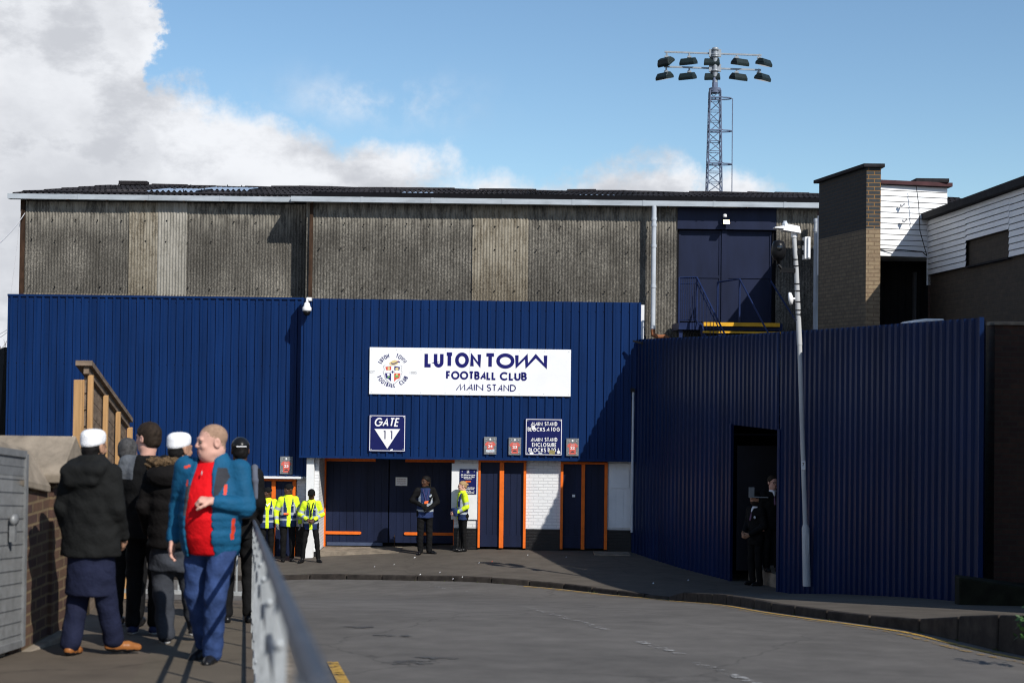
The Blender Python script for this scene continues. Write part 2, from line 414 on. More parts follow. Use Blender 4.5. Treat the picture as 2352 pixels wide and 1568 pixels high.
# kerb line traced on the road, then resampled
kpx = [(705, 1329), (780, 1330), (860, 1331), (1000, 1334), (1150, 1340), (1300, 1351), (1450, 1369), (1500, 1373), (1535, 1375.6), (1666, 1387), (1765, 1404), (1873, 1419), (1948, 1428.5), (2032, 1440), (2100, 1449), (2159, 1461), (2351, 1510)]
kp = [hit(x, y, zr) for x, y in kpx]
kp = [Vector((-16, kp[0].y+.1, 0)), Vector((-9, kp[0].y+.05, 0))]+kp+[Vector((kp[-1].x+1.2, kp[-1].y-4.2, 0)), Vector((kp[-1].x+2.4, kp[-1].y-9, 0))]
def smoothline(p, it=2):
    for _ in range(it):
        q = [p[0]]
        for a, b in zip(p, p[1:]): q += [a*.75+b*.25, a*.25+b*.75]
        p = q+[p[-1]]
    return p
KL = smoothline([Vector((p.x, p.y)) for p in kp])
def resample(p, step):
    out = [p[0].copy()]; acc = 0.
    for a, b in zip(p, p[1:]):
        L = (b-a).length; d = step-acc
        while d <= L: out.append(a+(b-a)*(d/L)); d += step
        acc = (acc+L) % step
    out.append(p[-1]); return out
K = resample(KL, .45)
back = smoothline([Vector(v) for v in ((-16, 38), (-6, 38), (0, 38), (3.6, 37), (4.6, 32), (5.5, 28.5), (6.2, 25), (6.9, 21), (8.6, 18.5), (10.5, 12), (12, 6))], 2)
def param(p, n):
    L = [0.]
    for a, b in zip(p, p[1:]): L.append(L[-1]+(b-a).length)
    out = []
    for i in range(n):
        t = L[-1]*i/(n-1)
        j = max(k for k in range(len(L)) if L[k] <= t+1e-9); j = min(j, len(p)-2)
        f = (t-L[j])/max(1e-9, L[j+1]-L[j]); out.append(p[j].lerp(p[j+1], f))
    return out
def nearest(poly, p):
    best = None
    for a, b in zip(poly, poly[1:]):
        t = max(0, min(1, (p-a).dot(b-a)/max(1e-9, (b-a).length_squared))); q = a+(b-a)*t
        if best is None or (q-p).length < best[0]: best = ((q-p).length, q)
    return best[1]
def offset(poly, d):
    out = []
    for i, p in enumerate(poly):
        t = (poly[min(i+1, len(poly)-1)]-poly[max(i-1, 0)]).normalized(); out.append(p+Vector((-t.y, t.x))*d)
    return out
KI = offset(K, .125)   # inner edge of the kerb stones, on the pavement side
nb = len(KI); BP = param(back, nb)
mb = MB(); NJ = 12; vs = []
for a, b in zip(KI, BP):
    for j in range(NJ+1):
        q = a.lerp(b, (j/NJ)**1.2); vs.append((q.x, q.y, pz(q.x, q.y)))
fs = [(i*(NJ+1)+j, (i+1)*(NJ+1)+j, (i+1)*(NJ+1)+j+1, i*(NJ+1)+j+1) for i in range(nb-1) for j in range(NJ)]
mb.add(vs, fs, 0, True); mb.build('pavement', PAVM)['kind'] = 'structure'
mb = MB(); KS = resample(KL, .9); KSI = offset(KS, .125)
for i in range(len(KS)-1):
    a, b, c, d = KS[i], KS[i+1], KSI[i+1], KSI[i]
    g_ = .012; t = (b-a).normalized()*g_; jt = random.uniform(-.006, .006)
    a = a+t; d = d+t; b = b-t; c = c-t
    bt = [(q.x, q.y, zr(q.x, q.y)-.15) for q in (a, b, c, d)]
    tp = [(q.x, q.y, pz(q.x, q.y)+.006+jt) for q in (a+(d-a)*.12, b+(c-b)*.12, c, d)]
    mb.hexa(bt, tp)
o = mb.build('kerb', KERBM, bevel=.018); o['kind'] = 'structure'
def ribbon(name, pts, w, m, lift=.006, off=0, fn=zr):
    L = offset(pts, off-w/2); Rr = offset(pts, off+w/2); vs = []
    for a, b in zip(L, Rr): vs += [(a.x, a.y, fn(a.x, a.y)+lift), (b.x, b.y, fn(b.x, b.y)+lift)]
    fs = [(2*i, 2*i+2, 2*i+3, 2*i+1) for i in range(len(L)-1)]
    mb = MB(); mb.add(vs, fs, 0, True); o = mb.build(name, m); o['kind'] = 'structure'; return o
yl = [p for p in K if p.x > .3]
ribbon('yellow_line_marking', yl, .07, YLINE, off=-.16)
ribbon('yellow_line_marking', yl, .07, YLINE2, off=-.32, lift=.007)
for seg in ([(1205, 1394), (1300, 1420), (1392, 1446)], [(1470, 1474), (1570, 1504)], [(1596, 1522), (1670, 1546), (1740, 1572)], [(990, 1345), (1060, 1356), (1110, 1366)]):
    ps = [Vector(hit(x, y, zr).xy) for x, y in seg]
    ribbon('white_line_marking', resample(ps, .15), .10, WLINE, lift=.008)
ps = [Vector((railx(Y)+.62, Y)) for Y in lin(5.5, 11.2, 14)]
ribbon('yellow_line_marking', ps, .085, YLINE, lift=.008)
OILM = worn('oil_stain_film', (.066, .063, .061), .52)
for i, (x, y, rx, ry) in enumerate(((945, 1521, .24, .09), (1000, 1512, .18, .06), (830, 1440, .2, .06), (905, 1460, .2, .06))):
    c = hit(x, y, zr); pts = []
    for k in range(18):
        t = 2*math.pi*k/18; r = random.uniform(.55, 1.15)
        pts.append((c.x+rx*r*math.cos(t), c.y+ry*r*3*math.sin(t)*.7))
    mb = MB(); mb.poly([(a, b, zr(a, b)+.005+.001*i) for a, b in pts])
    o = mb.build('oil_stain', OILM); o['kind'] = 'structure'

# walkway beside the rail: level with the pavement, ending in a return
mb = MB(); ys = lin(-6, 17.0, 60); vs = []
for Y in ys:
    xr = railx(Y)+.2
    for j in range(8): x = -9+(xr+9)*j/7; vs.append((x, Y, gz(-.5, Y)))
mb.add(vs, [(i*8+j, i*8+j+1, (i+1)*8+j+1, (i+1)*8+j) for i in range(len(ys)-1) for j in range(7)], 0, True)
mb.build('path', PATHM)['kind'] = 'structure'
mb = MB()
for i in range(26):
    y0 = -4+i*.8; y1 = y0+.79
    a, b = [(railx(y)+.16, y) for y in (y0, y1)]; c, d = [(railx(y)+.29, y) for y in (y1, y0)]
    mb.hexa([(x, y, gz(-.5, y)-.3) for x, y in (a, d, c, b)], [(x, y, gz(-.5, y)+.012) for x, y in (a, d, c, b)])
o = mb.build('path_kerb', CONC, bevel=.012); o['kind'] = 'structure'
mb = MB(); vs = []
ys = lin(3, 15.6, 50)
for Y in ys: vs += [(railx(Y)-.78, Y, gz(-.5, Y)+.006), (railx(Y)-.07, Y, gz(-.5, Y)+.006)]
mb.add(vs, [(2*i, 2*i+1, 2*i+3, 2*i+2) for i in range(len(ys)-1)], 0, True)
mb.build('ribbed_paving', RIBM)['kind'] = 'structure'
# low concrete slab let into the pavement by the blue wall
c = hit(1405, 1272, pz); mb = MB(); mb.box(c.x-.42, c.x+.42, c.y-.3, c.y+.3, c.z-.05, c.z+.03)
tag(mb.build('concrete_slab', CONC, bevel=.01), 'flat concrete slab lying on the pavement near the drainpipe foot', 'slab')

# ------------------------------------------------------------------ sheet builders for the stand
def corr(mb, x0, x1, z0, z1, Y, pitch=.073, amp=.011, seg=6, m=0, phase=0, ragged=0, rows=1):
    n = max(2, int((x1-x0)/pitch*seg)); vs = []
    for k in range(rows+1):
        f = k/rows
        for i in range(n+1):
            x = x0+(x1-x0)*i/n
            zz = z0+(z1-z0)*f
            if ragged and k == 0: zz += ragged*math.sin(2*math.pi*x/pitch)
            vs.append((x, Y+amp*math.cos(2*math.pi*x/pitch+phase), zz))
    w = n+1
    mb.add(vs, [(k*w+i, k*w+i+1, (k+1)*w+i+1, (k+1)*w+i) for k in range(rows) for i in range(n)], m, True); return mb
def trap(mb, path, z0, z1, pitch=.2, rib=.045, depth=.032, sl=.012, m=0, ztop=None, zbot=None):
    "ribbed cladding along a polyline path of (x, y); the normal points to the left of travel reversed (towards the viewer)"
    pts = [Vector(p) for p in path]; L = [0.]
    for a, b in zip(pts, pts[1:]): L.append(L[-1]+(b-a).length)
    def ev(s):
        j = max(k for k in range(len(L)) if L[k] <= s+1e-9); j = min(j, len(pts)-2)
        a, b = pts[j], pts[j+1]; t = (b-a).normalized(); p = a+t*(s-L[j]); return p, Vector((t.y, -t.x))
    ss = [0.]; ds = [0.]
    k = 0
    while True:
        s = k*pitch+pitch*.5
        if s+rib/2+sl >= L[-1]: break
        ss += [s-rib/2-sl, s-rib/2, s+rib/2, s+rib/2+sl]; ds += [0, depth, depth, 0]; k += 1
    ss.append(L[-1]); ds.append(0)
    vs = []
    for s, d in zip(ss, ds):
        p, n = ev(s); q = p+n*d
        a = z0 if zbot is None else zbot(q.x, q.y); b = z1 if ztop is None else ztop(q.x, q.y, s/L[-1])
        vs += [(q.x, q.y, a), (q.x, q.y, b)]
    mb.add(vs, [(2*i, 2*i+2, 2*i+3, 2*i+1) for i in range(len(ss)-1)], m); return mb

YW = 34.4; YL = 35.0; YB = 33.9; YBL = 34.33; YBR = 34.2; YG = 35.3; YD = 34.5
st = thing('main_stand', 'long football stand with weathered corrugated upper wall over navy blue ribbed cladding', 'stadium stand', (0, 35, 0))
xmid = AX(714, 560, YW); xl = AX(55, 560, YL); xr_ = 10.2
zt = AZ(1275, 470, YW); ztl = zt
# upper wall, right hand section, with its paler sheets
xa, xb = AX(1087, 580, YW), AX(1211, 580, YW)
xd0, xd1 = AX(1555, 600, YW), AX(1782, 600, YW)
zdoor0, zdoor1 = AZ(1660, 741, YW), AZ(1660, 484, YW)
mb = MB()
zlow = AZ(1080, 760, YW); corr(mb, xmid, xa, zlow, zt, YW); corr(mb, xb, AX(1462, 700, YW), zlow, zt, YW); corr(mb, AX(1462, 700, YW), xd0, .5, zt, YW); corr(mb, xd1, xr_, .5, zt, YW)
corr(mb, xd0, xd1, .5, zdoor0-.02, YW)
mb.build('upper_wall', ASB, st)
mb = MB(); corr(mb, xa-.02, xb+.02, AZ(1150, 692, YW)-.3, zt, YW-.024, phase=.4); mb.build('replaced_cladding_sheet', ASBM, st)['label'] = 'brownish smoother cladding sheet'
mb = MB(); corr(mb, xmid-.12, xmid+.0, zlow, zt, YW+.01); mb.box(xmid-.1, xmid-.06, YW+.02, YL, zlow, zt); mb.build('wall_return', ASB, st)
x1, x2, x3 = AX(298, 570, YL), AX(362, 570, YL), AX(427, 570, YL)
mb = MB(); corr(mb, xl, x1, zlow, ztl, YL); corr(mb, x3, xmid+.2, zlow, ztl, YL); corr(mb, x1, x3, zlow, 5.9, YL+.01)
mb.build('upper_wall', ASB, st)
for a, b, mm, dz in ((x1-.02, x2+.03, ASBM, 0), (x2, x3+.02, ASBP, -.05)):
    mb = MB(); corr(mb, a, b, AZ(360, 678, YL)+dz, ztl, YL-.022-.006*(mm is ASBP)); mb.build('replaced_cladding_sheet', mm, st)['label'] = 'pale replaced cladding sheet'
# bottom lap of the upper sheets: short second course showing under the main sheet
mb = MB(); corr(mb, xl, AX(700, 680, YL), AZ(360, 686, YL)-.3, AZ(360, 676, YL), YL-.03, phase=.8); mb.build('lower_lap_sheet', ASBM, st)
# bolts with washers
mb = MB()
def boltrow(xs, z, Y):
    for x in xs:
        if random.random() < .93:
            mb.lathe((x+random.uniform(-.05, .05), Y-.012, z+random.uniform(-.025, .025)), [(.018, 0), (.02, .008), (.009, .016), (.005, .018)], 7, (0, -1, 0))
for z_ in (AZ(400, 507, YL), AZ(400, 556, YL), AZ(400, 662, YL)):
    boltrow(lin(xl+.2, xmid-.3, 13), z_, YL-.02)
for z_ in (AZ(1200, 520, YW), AZ(1200, 575, YW), AZ(1200, 668, YW)):
    boltrow(lin(xmid+.25, xd0-.2, 17), z_, YW-.03); boltrow(lin(xd1+.15, xr_-2, 4), z_, YW-.02)
mb.build('fixing_bolts', BLACK, st)['kind'] = 'stuff'
# near-black soffit boards closing the gap under the eaves
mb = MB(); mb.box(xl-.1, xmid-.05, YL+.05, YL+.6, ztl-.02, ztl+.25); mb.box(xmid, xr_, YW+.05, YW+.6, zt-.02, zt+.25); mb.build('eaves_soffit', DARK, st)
# corner posts
mb = MB(); mb.box(AX(47, 560, YL), xl+.02, YL-.05, YL+.25, .5, ztl+.1); mb.build('corner_post', RUST, st)
mb = MB(); mb.box(AX(711, 560, YW), AX(719, 560, YW), YW-.07, YW+.1, AZ(716, 690, YW), zt-.05); mb.build('corner_post', RUST, st)
# gutters
def gutter(x0, x1, Y, z):
    b = MB(); h = .125
    b.box(x0, x1, Y, Y+.012, z-h/2, z+h/2); b.box(x0, x1, Y+.012, Y+.2, z-h/2, z-h/2+.012); b.box(x0, x1, Y+.2, Y+.212, z-h/2, z+h/2-.01)
    b.box(x0-.012, x0, Y, Y+.212, z-h/2, z+h/2); b.box(x1, x1+.012, Y, Y+.212, z-h/2, z+h/2)
    o = b.build('gutter', GUT, st); r = MB()
    n = int((x1-x0)/1.75)
    for i in range(1, n+1):
        x = x0+(x1-x0)*i/(n+1); r = MB(); r.box(x-.035, x+.035, Y-.008, Y-.001, z-h/2-.004, z+h/2+.004); r.build('gutter_joint', GUT, o)
    for i in range(int((x1-x0)/.95)): x = x0+.5+i*.95; k = MB(); k.box(x-.012, x+.012, Y-.006, Y+.2, z-h/2-.022, z-h/2-.003); k.build('gutter_bracket', RUST, o)
zg = AZ(1275, 464, 34.05)
gutter(AX(669, 455, 34.05), xr_-.3, 34.05, zg); gutter(AX(18, 447, 34.7), AX(672, 455, 34.7), 34.7, zg+.06)
# roof of corrugated sheets in lapped courses
YR0, YR1 = 34.15, 43.2; zr0 = zg+.035; zr1 = AZ(1000, 432, YR1)-.05
X0, X1 = AX(18, 447, 34.7)+.06, 12.6
mb = MB(); pitch = .146; n = int((X1-X0)/pitch*5); nc = 6
def zroof(Y): return zr0+(zr1-zr0)*(Y-YR0)/(YR1-YR0)
for c_ in range(nc):
    a = YR0+(YR1-YR0)*c_/nc-(.12 if c_ else 0); b = YR0+(YR1-YR0)*(c_+1)/nc; vs = []
    for y in (a, b):
        for i in range(n+1):
            x = X0+(X1-X0)*i/n
            sheet_i = int((x-X0)/1.05); rnd = random.Random(sheet_i*31+c_)
            yy = y
            if c_ == 0 and y == a and x < xmid-.5: yy = y+.65
            vs.append((x, yy+(rnd.uniform(-.05, .05) if y == a and c_ else 0), zroof(yy)+.028*math.cos(2*math.pi*x/pitch)+(.022 if y == a and c_ else 0)+rnd.uniform(0, .008)))
    mb.add(vs, [(i, i+1, n+2+i, n+1+i) for i in range(n)], 0, True)
roof = mb.build('roof', ROOF, st)
mb = MB()
x = AX(284, 428, YR1)
while x < X1:
    w = random.uniform(.8, 1.1); dz = random.uniform(-.015, .02)
    mb.tube([(x, YR1, zr1+.0+dz), (x+w, YR1+random.uniform(-.04, .04), zr1+.0+dz+random.uniform(-.02, .02))], random.uniform(.045, .06), 8); x += w-.03
mb.build('ridge_capping', ROOF, roof)
mb = MB(); a = at(284, 428, YR1); mb.box(a.x-.1, a.x+.75, YR1-.2, YR1+.1, zr1+.02, zr1+.13); mb.build('ridge_end_tile', ROOF, roof)
mb = MB()
for (px0, px1, y0, y1) in ((360, 472, 36.6, 38.6), (480, 588, 38.4, 40.4), (922, 1000, 36.3, 38.0), (1330, 1420, 35.2, 37.4)):
    xs0, xs1 = AX(px0, 440, (y0+y1)/2), AX(px1, 440, (y0+y1)/2); nn = int((xs1-xs0)/pitch*6); vs = []
    for y in (y0, y1):
        for i in range(nn+1):
            x = xs0+(xs1-xs0)*i/nn; vs.append((x, y, zroof(y)+.05+.028*math.cos(2*math.pi*x/pitch)))
    b = MB(); b.add(vs, [(i, i+1, nn+2+i, nn+1+i) for i in range(nn)], 0, True); b.build('rooflight', RLIGHT, roof)
mb = MB()
for i in range(46):   # hook bolts standing proud of the sheets
    x = X0+.3+random.random()*9; Y = random.uniform(35.2, 42); mb.box(x-.012, x+.012, Y-.012, Y+.012, zroof(Y), zroof(Y)+.1)
mb.build('roof_hook_bolts', BLACK, roof)['kind'] = 'stuff'
# end wall and rear mass of the stand
mb = MB(); mb.add([(X0+.25, YL+.02, -.5), (X0+.25, 50, -.5), (X0+.25, 50, zr1-1.2), (X0+.25, YR1, zr1-.1), (X0+.25, YL+.02, zr0)], [(0, 1, 2, 3, 4)]); mb.build('end_wall', ASB, st)
mb = MB(); mb.quad((X0, YR1, zr1-.02), (X1, YR1, zr1-.02), (X1, 50, zr1-1.2), (X0, 50, zr1-1.2)); mb.build('rear_roof_slope', ROOF, roof)

# blue ribbed cladding: left wing and the projecting right box
zbt, zbb = AZ(1080, 690, YB), AZ(1080, 1051, YB)
zlt, zlb = AZ(350, 682, YBL), AZ(640, 1093, YBL)
bx0, bx1 = AX(690, 870, YB), AX(1471, 870, YB); lx0 = AX(15, 850, YBL)
mb = MB(); trap(mb, [(lx0, YBL), (bx0+.25, YBL)], zlb, zlt, .191, .05, .032, .012); cl = mb.build('blue_cladding', BLUE, st); cl['label'] = 'blue cladding of the left wing'
mb = MB(); trap(mb, [(bx0, YB), (bx1, YB)], zbb, zbt, .199, .05, .032, .012)
mb.box(bx0, bx0+.03, YB+.002, YBL, zbb, zbt); mb.box(bx1-.03, bx1, YB+.002, YBL+.1, zbb, zbt)
mb.box(bx0+.03, bx1-.03, YB+.06, YBL+.05, zbb+.0, zbb+.06); cr_ = mb.build('blue_cladding', BLUE, st); cr_['label'] = 'blue cladding of the projecting box'
mb = MB(); mb.box(bx0, bx1, YB-.045, YB-.004, zbb-.045, zbb+.012); mb.build('bottom_trim', BLUE, cr_)
mb = MB(); mb.box(lx0, bx0+.0, YBL-.04, YBL-.003, zlt-.02, zlt+.03); mb.build('top_trim', BLUE, cl)
mb = MB()
for zf in (.06, .5, .94):
    for i in range(40): mb.lathe((bx0+.05+i*.199, YB-.004, zbb+(zbt-zbb)*zf), [(.011, 0), (.011, .008), (.004, .012)], 6, (0, -1, 0))
for zf in (.03, .3, .62, .97):
    for i in range(37): mb.lathe((lx0+.05+i*.191, YBL-.004, zlb+(zlt-zlb)*zf), [(.011, 0), (.011, .008), (.004, .012)], 6, (0, -1, 0))
mb.build('cladding_screws', NAVY, cr_)['kind'] = 'stuff'
mb = MB(); mb.box(AX(1472, 740, YB), AX(1480, 740, YB), YB+.03, YB+.09, AZ(1476, 790, YB), AZ(1476, 700, YB)); mb.build('white_edge_strip', WHITE, st)

# ------------------------------------------------------------------ ground floor under the cladding
YF = 36.2
def X(px, Y=YBR): return AX(px, 1150, Y)
def Z(py, Y=YBR, px=1150): return AZ(px, py, Y)
zc = Z(1213); gz0 = -.35
def brickbay(p0, p1, Y=YBR, d=.5):
    b = MB(); b.box(X(p0, Y), X(p1, Y), Y, Y+d, zc, zbb+.25); b.build('white_brick_wall', BRKW, st)
    b = MB(); b.box(X(p0, Y), X(p1, Y), Y-.012, Y+d, gz0, zc); b.build('black_brick_plinth', BRKB, st)
brickbay(1043, 1098); brickbay(1208, 1287); brickbay(1395, 1456)
# white pier pair at the left of the gate
mb = MB(); x0, x1 = AX(703, 1150, YB+.12), AX(720, 1150, YB+.12); mb.box(x0, x1, YB+.12, YB+.5, -.5, zbb-.05); mb.build('white_pier', WHITE, st)
mb = MB(); xq0, xq1 = AX(716, 1150, YBR), AX(732, 1150, YBR); mb.box(xq0+.02, xq1, YBR, YG+.1, -.1, zbb+.1); mb.build('white_brick_wall', BRKW, st)
mb = MB(); mb.box(xq0+.02, xq1+.012, YBR-.01, YG+.1, -.5, -.1); mb.build('black_brick_plinth', BRKB, st)
# left wing doors
zl1 = zlb-.05
mb = MB(); mb.box(AX(470, 1095, YBL), AX(696, 1095, YBL), YBL-.09, YBL+.06, zlb-.05, zlb-.002); mb.build('white_ledge', WHITE, st)
mb = MB(); mb.box(AX(681, 1150, YD), AX(704, 1150, YD), YD, YD+.4, zc-.05, zl1-.0); mb.build('white_brick_wall', BRKW, st)
mb = MB(); mb.box(AX(681, 1150, YD), AX(704, 1150, YD), YD-.01, YD+.4, -.6, zc-.05); mb.build('black_brick_plinth', BRKB, st)
mb = MB(); mb.box(lx0, AX(560, 1150, YD), YD, YD+.4, -.6, zl1); mb.build('white_brick_wall', BRKW, st)
def planked(mb, x0, x1, z0, z1, Y, w=.15, th=.03, m=0):
    n = max(1, round((x1-x0)/w)); w = (x1-x0)/n
    for i in range(n): mb.box(x0+i*w+.004, x0+(i+1)*w-.004, Y+random.uniform(-.003, .003), Y+th, z0, z1, m)
    mb.box(x0, x1, Y+.012, Y+th+.02, z0, z1, m)
def turnstile(name_l, frames, leaves, ztop, zbot, Y):
    fr = MB()
    for a, b in frames: fr.box(AX(a, 1150, Y), AX(b, 1150, Y), Y-.05, Y+.12, zbot, ztop)
    fr.box(AX(frames[0][0], 1150, Y), AX(frames[-1][1], 1150, Y), Y-.048, Y+.118, ztop+.002, ztop+.055)
    f = fr.build('door_frame', ORANGE, st, .004)
    for a, b in leaves:
        d = MB(); x0, x1 = AX(a, 1150, Y), AX(b, 1150, Y)
        planked(d, x0, x1, zbot+.02, ztop, Y+.03); d.box(x0+.01, x1-.01, Y+.012, Y+.03, zbot+.02, zbot+.3)
        d.build('turnstile_door', NAVY, st)
turnstile('24', ((1098, 1103), (1147, 1157), (1202, 1208)), ((1103, 1147), (1157, 1202)), Z(1061), Z(1257), YBR-.02)
turnstile('22', ((1287, 1293), (1335, 1343), (1388, 1395)), ((1293, 1335), (1343, 1388)), Z(1063), Z(1258), YBR-.02)
turnstile('25', ((555, 561), (624, 633), (672, 680)), ((561, 624), (633, 672)), zl1-.08, -.5, YD)
# gate in its recess
gx0, gx1 = AX(738, 1150, YG), AX(1052, 1150, YG); gzb, gzt = AZ(820, 1250, YG), zbb+.12

mb = MB(); mb.box(AX(737, 1150, YG), AX(749, 1150, YG), YG-.09, YG+.1, -.4, gzt); mb.build('gate_post', ORANGE, st, .006); mb = MB(); mb.box(AX(1042, 1150, YG), AX(1052, 1150, YG), YG-.09, YG+.1, -.3, gzt); mb.build('gate_post', ORANGE, st, .006)
zq = AZ(820, 1056, YG)
for a, b in ((749, 862), (930, 1042)): mb = MB(); mb.box(AX(a, 1150, YG), AX(b, 1150, YG), YG-.06, YG-.02, zq-.03, zq+.06); mb.build('top_strip', ORANGE, st, .006)
xg = AX(893, 1150, YG)
for a, b in ((AX(749, 1150, YG), xg-.012), (xg+.012, AX(1042, 1150, YG))):
    mb = MB(); planked(mb, a, b, gzb+.06, gzt, YG, .17); lf = mb.build('gate_leaf', NAVY, st)
    h = MB(); zz = AZ(820, 1223, YG); left = a < xg-1
    s0, s1 = (a-.02, AX(828, 1150, YG)) if left else (AX(932, 1150, YG), b+.02)
    h.box(s0, s1, YG-.035, YG-.004, zz-.035, zz+.035); t_ = s1 if left else s0; sgn = 1 if left else -1
    h.prism([(t_, YG-.035, zz-.035), (t_+.03*sgn, YG-.035, zz-.02), (t_+.03*sgn, YG-.035, zz+.02), (t_, YG-.035, zz+.035)], (0, .03, 0)); h.build('strap_hinge', ORANGE, lf)
mb = MB(); mb.box(AX(752, 1150, YG), AX(880, 1150, YG), YG-.03, YG-.002, gzb-.02, gzb+.058); mb.build('bottom_rail', mat('steel_blue_rail', (.06, .08, .14), .5), st)
mb = MB(); mb.tube([(xg+.16, YG-.05, gzb+.25), (xg+.16, YG-.05, gzb-.04)], .012, 6); mb.build('drop_bolt', RUST, st)
mb = MB(); mb.box(bx0, bx1, YG+.12, YG+.2, -.5, zbb+.3); mb.build('dark_backing', DARK, st)
mb = MB(); mb.box(AX(1043, 1150, YBR)-.0, AX(1050, 1150, YBR), YBR+.5, YG+.1, -.4, zbb+.1); mb.build('recess_side', WHITE, st)
mb = MB(); mb.box(bx0+.1, bx1-.1, YBR+.02, YG+.2, zbb+.26, zbb+.32); mb.build('recess_ceiling', DARK, st)
mb = MB(); mb.box(AX(730, 1255, YG), AX(1045, 1255, YG), YB+.3, YG+.3, -.5, gzb-.05); mb.build('gate_threshold', CONC, st)
# timber panel between the last door and the drainpipe
mb = MB(); planked(mb, AX(1397, 1150, YBR), AX(1449, 1150, YBR), Z(1208), Z(1060), YBR-.032, .2, .02); mb.build('white_timber_panel', WHITE, st)
# rainwater pipes
def pipe(pts, r, name, m, parent=st, collars=()):
    b = MB(); b.tube(pts, r, 12); o = b.build(name, m, parent)
    for (p, q) in collars: c = MB(); c.tube([p, q], r*1.18, 12); c.build('pipe_collar', m, o)
    return o
xp, yp = AX(1501, 620, 34.1), 34.1
zz = lambda py, Y=34.1, px=1501: AZ(px, py, Y)
pipe([(xp, yp, zg-.05), (xp, yp, zz(758))], .058, 'rainwater_pipe', PIPE, collars=[((xp, yp, zz(p)), (xp, yp, zz(p+6))) for p in (500, 514, 562, 655, 748)])
pipe([(xp, yp, zz(756)), (xp, yp-.02, zz(768)), (xp+.12, yp-.05, zz(774)), (xp+.28, yp-.1, zz(773)), (xp+.4, yp-.14, zz(779)), (xp+.46, yp-.16, zz(800))], .058, 'pipe_bend', TERRA)
xp2 = AX(1874, 620, 34.1)
pipe([(xp2, yp, zz(497)), (xp2, yp, .8)], .06, 'rainwater_pipe', PIPE, collars=[((xp2, yp, zz(p)), (xp2, yp, zz(p+8))) for p in (498, 520, 560, 690)])
x3_ = AX(1453, 1050, 33.85)
pipe([(x3_, 33.85, AZ(1453, 897, 33.85)), (x3_, 33.85, AZ(1453, 1222, 33.85))], .03, 'rainwater_pipe', PIPE)
mb = MB(); a = at(1453, 897, 33.85); mb.box(a.x-.05, a.x+.05, 33.8, 33.9, a.z-.03, a.z+.06); mb.build('pipe_outlet', BLACK, st)
# upper double doors with lintel panel
YU = YW+.12
mb = MB(); mb.box(xd0, xd1, YW-.03, YW+.1, AZ(1660, 527, YW), zdoor1+.1); mb.build('lintel_panel', NAVY, st)
xm0, xm1 = AX(1656, 630, YU), AX(1668, 630, YU)
dl = []
for a, b in ((xd0+.05, xm0), (xm1, AX(1772, 630, YU))):
    d = MB(); zb_, zt_ = zdoor0+.02, AZ(1660, 530, YU); zm = AZ(1660, 636, YU)
    d.box(a, b, YU, YU+.04, zb_, zt_); fr = .05
    for z0, z1 in ((zb_, zb_+fr), (zm-.03, zm+.03), (zt_-fr, zt_)): d.box(a+fr, b-fr, YU-.02, YU-.002, z0, z1)
    for p, q in ((a, a+fr), (b-fr, b)): d.box(p, q, YU-.022, YU-.002, zb_, zt_)
    d.build('upper_door', NAVY, st)
mb = MB(); mb.box(xm0+.004, xm1-.004, YU-.05, YU+.06, zdoor0, AZ(1660, 528, YU)); mb.build('door_mullion', NAVY, st)
mb = MB(); mb.box(AX(1772, 630, YU)+.003, xd1, YU-.06, YU+.06, zdoor0, AZ(1660, 528, YU)); mb.box(xd0, xd0+.045, YU-.06, YU+.06, zdoor0, AZ(1660, 528, YU)); mb.build('door_frame', DARK, st)
mb = MB(); mb.box(xd0-.2, xd1+.2, YU+.1, YU+.15, .5, zdoor1+.2); mb.build('dark_backing', DARK, st)
# lit floodlamp and its sensor above the upper doors
a = at(1668, 511, 34.2); fl = thing('floodlamp', 'small lit rectangular floodlamp glowing warm above the upper double doors', 'lamp', a)
mb = MB(); mb.hexa([(a.x-.09, a.y-.06, a.z-.05), (a.x+.09, a.y-.06, a.z-.05), (a.x+.09, a.y+.08, a.z-.03), (a.x-.09, a.y+.08, a.z-.03)], [(a.x-.085, a.y-.02, a.z+.07), (a.x+.085, a.y-.02, a.z+.07), (a.x+.085, a.y+.08, a.z+.07), (a.x-.085, a.y+.08, a.z+.07)])
mb.box(a.x-.03, a.x+.03, a.y+.08, 34.37, a.z-.02, a.z+.04); mb.build('lamp_body', BLACK, fl)
t = NT('lit_lamp_glass'); t.b.inputs['Emission Color'].default_value = (1, .62, .25, 1); t.b.inputs['Emission Strength'].default_value = 9; t.col((.9, .7, .4))
mb = MB(); mb.quad((a.x-.075, a.y-.062, a.z-.036), (a.x+.075, a.y-.062, a.z-.036), (a.x+.072, a.y-.03, a.z+.056), (a.x-.072, a.y-.03, a.z+.056)); mb.build('lamp_glass', t.mat, fl)
a = at(1665, 495, 34.25); mb = MB(); mb.lathe((a.x, 34.25, a.z-.05), [(.035, 0), (.05, .02), (.05, .07), (.03, .09)], 10); mb.box(a.x-.02, a.x+.02, 34.25, 34.37, a.z-.02, a.z+.02)
tag(mb.build('light_sensor', PLASW), 'small white sensor fixed just above the lit floodlamp', 'sensor')

